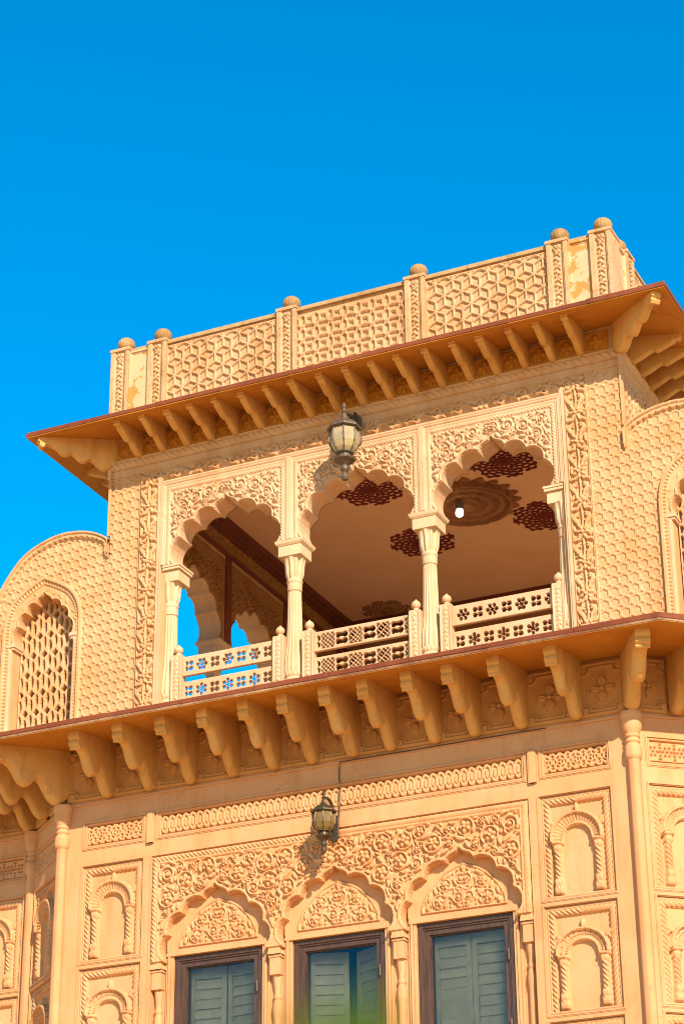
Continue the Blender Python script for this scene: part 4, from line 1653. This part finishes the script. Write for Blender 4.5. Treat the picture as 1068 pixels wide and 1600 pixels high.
for sx in (-1, 1):
    fm = T(0, S, 0) if sx > 0 else T(0, S, 0) @ Matrix.Scale(-1, 4, (1, 0, 0))
    s_ = holder('screen_wall', palace)
    link('screen_slab', ME_SCR, 'stone', s_, fm)
    link('screen_relief', ME_SCRREL, 'stone', s_, fm)
    link('jali', ME_JALI, 'stone', s_, T(sx * GX, S + .16, 0))
    for q in (-1, 1):
        link('colonnette', ME_WC, 'pale', s_, T(sx * GX + q * .455, S + .0, 0))
        link('capital', ME_WCAP, 'pale', s_, T(sx * GX + q * .440, S + .02, 0))

# ---- upper eave -----------------------------------------------------------
ue = holder('upper_eave', palace)
ux, uy0, uy1 = 4.035, S - .755, S + 2 * PW + .755


def rect(d, z):
    return [(-ux + d, uy0 + d, z), (ux - d, uy0 + d, z), (ux - d, uy1 - d, z), (-ux + d, uy1 - d, z)]


b = MB()
b.strip(rect(.785, 14.60), rect(.01, 14.465), True)
b.strip(rect(.01, 14.465), rect(.01, 14.52), True)
b.strip(rect(.01, 14.52), rect(1.2, 14.96), True)
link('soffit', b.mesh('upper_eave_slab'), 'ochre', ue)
rc = [(x, y) for x, y, z in rect(0, 0)]
for k in range(4):
    edge_slabs(ue, rc[k], rc[(k + 1) % 4], 14.476, 14.532, .07, 'lip', 60 + k)
b = MB()
b.box(-PW, PW, S + .5, S + 2 * PW - .5, 14.62, 14.99)
link('roof_slab', b.mesh('roof_slab'), 'parapet', palace)

# ---- parapet ---------------------------------------------------------------
PXC = 3.25
U, V = grid(-.765, .765, 14.62, 15.735, .0065)
H = rhombille(U - .02, V - 15.80)
H = np.where((.765 - np.abs(U)) < .018, .026, H)
H = np.where(V > 15.715, .026, H)
ME_RH = relief('cube_panel', U, V, H)
U, V = grid(-.765, .765, 14.62, 15.70, .0065)
px = .191
pz = .188
fu = ((U / px + .5) % 1 - .5) * px
fv = (((V - 15.60) / pz + .5) % 1 - .5) * pz
H = np.full(U.shape, .036)
H = np.where(np.maximum(np.abs(fu), np.abs(fv)) < .034, .002, H)
gv = (((V - 15.60) / pz) % 1 - .5) * pz
q = np.maximum(np.abs(gv) / .030, (np.abs(fu) + .8 * np.abs(gv)) / .074)
H = np.where(q < 1, .004, H)
gu = ((U / px) % 1 - .5) * px
q = np.maximum(np.abs(gu) / .028, (np.abs(fv) + np.abs(gu) * .9) / .070)
H = np.where(q < 1, .006, H)
H = np.where(np.hypot(gu, gv) < .010, .006, H)
H = np.where((.765 - np.abs(U)) < .016, .038, H)
ME_OCT = relief('octagon_panel', U, V, H)
c = Carve(-.078, .078, 14.62, 15.80, .0070)
z = 14.66
k = 0
while z < 15.64:
    sg = 1 if k % 2 else -1
    c.leaf(-sg * .045, z, math.pi / 2 - sg * 1.0, .10, .016, .026, sg * 1.2)
    c.leaf(sg * .05, z + .03, math.pi / 2 + sg * 1.2, .07, .014, .026, -sg * 1.2)
    c.leaf(-sg * .03, z + .05, math.pi / 2 - sg * .3, .06, .012, .024, -sg * 1.6)
    z += .088
    k += 1
c.flower(0, 15.715, .056, 6, .03)
H = np.where(np.abs(c.U) > .068, .024, c.H)
ME_PPREL = relief('parapet_post_relief', c.U, c.V, H)
bp_ = [(.098, 15.83), (.10, 15.845), (.080, 15.852), (.072, 15.862), (.082, 15.868), (.084, 15.876), (.075, 15.882)] + [(.112 * math.cos(t), 15.955 + .098 * math.sin(t)) for t in np.linspace(-.85, 1.45, 11)] + [(.006, 16.062)]
ME_BALL = MB().lathe(bp_, 64, flute=.07, nfl=16, z0f=15.90, z1f=16.045).mesh('ball_finial', smooth=True, angle=60)


def parapet_face(mx, posts, corner):
    f = holder('parapet', palace, mx)
    b = MB()
    b.box(-PXC + .1, PXC - .1, .03, .26, 14.62, 15.77)
    link('parapet_wall', b.mesh('parapet_wall', bevel=.004), 'parapet', f)
    b = MB()
    b.box(-PXC + .12, PXC - .12, -.015, .27, 15.755, 15.785)
    b.box(-PXC + .14, PXC - .14, -.002, .25, 15.785, 15.815)
    link('coping', b.mesh('parapet_coping', bevel=.004), 'coping', f)
    for x in posts:
        b = MB()
        w = .128
        b.box(x - w, x - .080, -.045, .28, 14.62, 15.79)
        b.box(x + .080, x + w, -.045, .28, 14.62, 15.79)
        b.box(x - .082, x + .082, -.022, .28, 14.62, 15.79)
        b.box(x - w - .01, x + w + .01, -.055, .29, 15.79, 15.832)
        link('post', b.mesh('parapet_post', bevel=.004), 'parapet', f)
        link('post_relief', ME_PPREL, 'parapet', f, T(x, -.023, 0))
        link('finial', ME_BALL, 'ball', f, T(x, .11, 0))
    for k, me in ((-1, ME_RH), (0, ME_OCT), (1, ME_RH)):
        o = link('relief_panel', me, 'parapet', f, T(k * 1.737, .026, 0))
        o.scale.x = (1.54 if k else 1.47) / 1.53
    for sx in (-1, 1):
        b = MB()
        x0, x1 = sorted((sx * 2.745, sx * 3.025))
        b.frame(x0, x1, 14.60, 15.765, [(0, .03), (0, -.022), (.022, -.022), (.030, -.004), (.040, -.004), (.044, .006)])
        b.box(x0 + .04, x1 - .04, .004, .03, 14.64, 15.725)
        link('plaster_panel', b.mesh('plaster_panel'), 'peeled', f)
    return f


PY = .60
pf = parapet_face(T(0, PY, 0), (-3.145, -2.62, -.84, .84, 2.62, 3.145), True)
YC = PY + PXC
parapet_face(T(-PXC, YC, 0, -math.pi / 2), (-2.62, -.84, .84, 2.62, 3.145)[::1][:4], False)
parapet_face(T(PXC, YC, 0, math.pi / 2), (-2.62, -.84, .84, 2.62), False)
parapet_face(T(0, YC + PXC, 0, math.pi), (-3.145, -2.62, -.84, .84, 2.62, 3.145), True)


# ================================================================== LAMPS
def lantern(name, label, loc, k, glassmat, metal, arm_top, seg=8, pz=0.0):
    """lantern centred on its axis, z=0 at the glass centre; k scales"""
    t = thing(name, label, 'lamp', loc, 'wall lanterns')
    g = [(.062 * k, -.105 * k), (.092 * k, -.07 * k), (.113 * k, -.02 * k), (.118 * k, .03 * k), (.110 * k, .085 * k), (.104 * k, .10 * k)]
    link('glass', MB().lathe(g, seg, ph=math.pi / seg).mesh('lantern_glass'), glassmat, t)
    b = MB()
    for i in range(seg):
        a = 2 * math.pi * i / seg + math.pi / seg
        b.tube([(r * 1.02 * math.cos(a), r * 1.02 * math.sin(a), z) for r, z in g], .0065 * k, 6)
    link('rib', b.mesh('lantern_ribs'), metal, t)
    b = MB()
    b.lathe([(.128 * k, .095 * k), (.138 * k, .10 * k), (.136 * k, .115 * k), (.115 * k, .14 * k), (.080 * k, .165 * k), (.045 * k, .182 * k), (.030 * k, .20 * k), (.022 * k, .23 * k), (.016 * k, .25 * k)], seg, ph=math.pi / seg)
    link('cap', b.mesh('lantern_cap'), metal, t)
    b = MB()
    b.lathe([(.016 * k, .25 * k), (.024 * k, .258 * k), (.016 * k, .27 * k), (.013 * k, .285 * k), (.022 * k, .30 * k), (.016 * k, .318 * k), (.004 * k, .345 * k)], 12)
    link('finial', b.mesh('lantern_finial', smooth=True), metal, t)
    b = MB()
    b.lathe([(.022 * k, -.33 * k), (.030 * k, -.31 * k), (.022 * k, -.285 * k), (.016 * k, -.27 * k), (.034 * k, -.245 * k), (.036 * k, -.225 * k), (.022 * k, -.205 * k), (.045 * k, -.185 * k), (.082 * k, -.165 * k), (.086 * k, -.155 * k), (.055 * k, -.145 * k), (.050 * k, -.12 * k), (.070 * k, -.108 * k), (.072 * k, -.098 * k), (.058 * k, -.095 * k)], seg * 2)
    link('base', b.mesh('lantern_base'), metal, t)
    y1 = arm_top
    b = MB()
    b.tube([(0, 0, .24 * k), (0, .04 * k, .275 * k), (0, .10 * k, .285 * k), (0, .17 * k, .27 * k), (0, y1 - .02, .15 * k + pz)], .017 * k, 8)
    b.tube([(0, y1 - .02, .17 * k + pz), (0, y1 - .10 * k, .05 * k + pz), (0, y1 - .02, -.05 * k + pz)], .012 * k, 8)
    link('arm', b.mesh('lantern_arm', smooth=True), metal, t)
    b = MB()
    pl = [(x_, z_ + pz) for x_, z_ in [(-.05 * k, -.10 * k), (0, -.15 * k), (.05 * k, -.10 * k), (.05 * k, .12 * k), (0, .17 * k), (-.05 * k, .12 * k)]]
    link('backplate', poly_slab('lantern_plate', pl, y1 - .035, y1 - .002, bevel=.006), metal, t)
    return t


lantern('wall_lantern', 'small amber glass bronze lantern fixed above the middle window arch', (.028, -.31, 8.955), 1.0, 'amber', 'bronze', .31 - .032)
lantern('wall_lantern', 'large frosted glass lantern hanging before the middle pavilion arch', (.035, S - .36, 13.67), 1.48, 'frost', 'bronze2', .36 - .03, pz=.27)

# cable from the lower lantern up to the ledge and along it
b = MB()
pts = [(.075, -.03, 9.08), (.085, -.032, 9.25), (.095, -.03, 9.40), (.07, -.012, 9.52), (.075, -.012, 9.64), (.09, -.028, 9.688), (.4, -.027, 9.690), (.9, -.027, 9.687), (1.5, -.027, 9.69), (2.4, -.027, 9.687)]
b.tube(pts, .006, 6)
o = link('cable', b.mesh('cable'), 'cable')
o['label'] = 'thin brown cable climbing from the small lantern and running along the ledge'
o['category'] = 'cable'

# lit bulb on the ceiling disc
bl = thing('pendant_bulb', 'glowing white bulb in a socket hanging from the round ceiling disc', 'bulb', (.11, 3.62, 14.24))
link('socket', MB().lathe([(.05, .205), (.05, .19), (.03, .18), (.03, .12), (.05, .11), (.05, .02), (.045, 0)], 16).mesh('bulb_socket', smooth=True), 'socket', bl)
link('glass_bulb', MB().lathe([(.036, .0), (.046, -.012), (.05, -.035), (.05, -.07), (.040, -.09), (.016, -.098)], 20).mesh('bulb_glass', smooth=True), 'bulb', bl)

# strip of cloth behind the first railing post
b = MB()
A = [(-2.905 + .010 * math.sin(k * 1.3), 1.60 + .01 * math.cos(k), 12.23 - k * .045) for k in range(6)]
B = [(x + .035, y + .01, z - .02) for x, y, z in A]
b.strip(A, B)
A2 = [(x, y + .006, z) for x, y, z in A]
B2 = [(x, y + .006, z) for x, y, z in B]
b.strip(B2, A2)
o = link('cloth_strip', b.mesh('cloth_strip'), 'cloth')
o['label'] = 'tiny red and purple cloth hanging behind the leftmost railing post'
o['category'] = 'cloth'

# ================================================================== ground
me = bpy.data.meshes.new('ground')
me.from_pydata([(-900, -900, 0), (900, -900, 0), (900, 900, 0), (-900, 900, 0)], [], [(0, 1, 2, 3)])
g = link('ground', me, 'ground')
g['kind'] = 'structure'

# ================================================================== sapling close to the camera
def pix(px, py, dist):
    d = (fw + rt2 * ((px - 534) / 3562.6) - up2 * ((py - 800) / 3562.6))
    return CAM + d * dist


base = pix(520, 1900, 1.15)
sap = thing('leafy_sapling', 'blurred green leaf tips of a sapling close to the viewer at the bottom edge', 'plant', (base.x, base.y, 0))
tip = pix(530, 1660, 1.15)
b = MB()
hgt = tip.z
b.tube([(0, 0, 0), (.02, .01, hgt * .4), (-.01, .0, hgt * .75), (tip.x - base.x, tip.y - base.y, hgt - .02)], [.016, .013, .009, .004], 8)
link('trunk', b.mesh('sapling_trunk', smooth=True), 'bark', sap)
b = MB()
rnd = random.Random(12)


def add_leaf(p, d, L, W):
    d = d.normalized()
    s1 = d.cross(Vector((0, 0, 1))).normalized()
    nn = s1.cross(d)
    n = len(b.v)
    for k, (t, w) in enumerate(((0, .02), (.25, .8), (.5, 1), (.75, .65), (1, .02))):
        c_ = p + d * L * t - nn * L * .18 * t * t
        b.v.extend([tuple(c_ - s1 * W * w + nn * W * .25 * w), tuple(c_), tuple(c_ + s1 * W * w + nn * W * .25 * w)])
    for k in range(4):
        a = n + 3 * k
        b.f.extend([(a, a + 1, a + 4, a + 3), (a + 1, a + 2, a + 5, a + 4)])


off_ = Vector((base.x, base.y, 0))
for (px, py) in ((585, 1545), (600, 1580), (560, 1590), (478, 1575), (530, 1605), (560, 1640), (505, 1640), (590, 1620), (455, 1590), (480, 1600), (500, 1605), (470, 1625), (440, 1610), (545, 1630), (520, 1585)):
    q = pix(px, py, 1.15)
    st = pix(530 + (px - 530) * .75, py + 85, 1.16)
    v = q - st
    add_leaf(st - off_, v, v.length, .0115)
for k in range(60):
    z = rnd.uniform(.5, hgt - .08)
    a = rnd.uniform(0, 6.28)
    add_leaf(Vector((.01, 0, z)), Vector((math.cos(a), math.sin(a), rnd.uniform(-.1, .6))), rnd.uniform(.06, .11), .016)
link('foliage', b.mesh('sapling_leaves', smooth=True), 'leaf', sap)
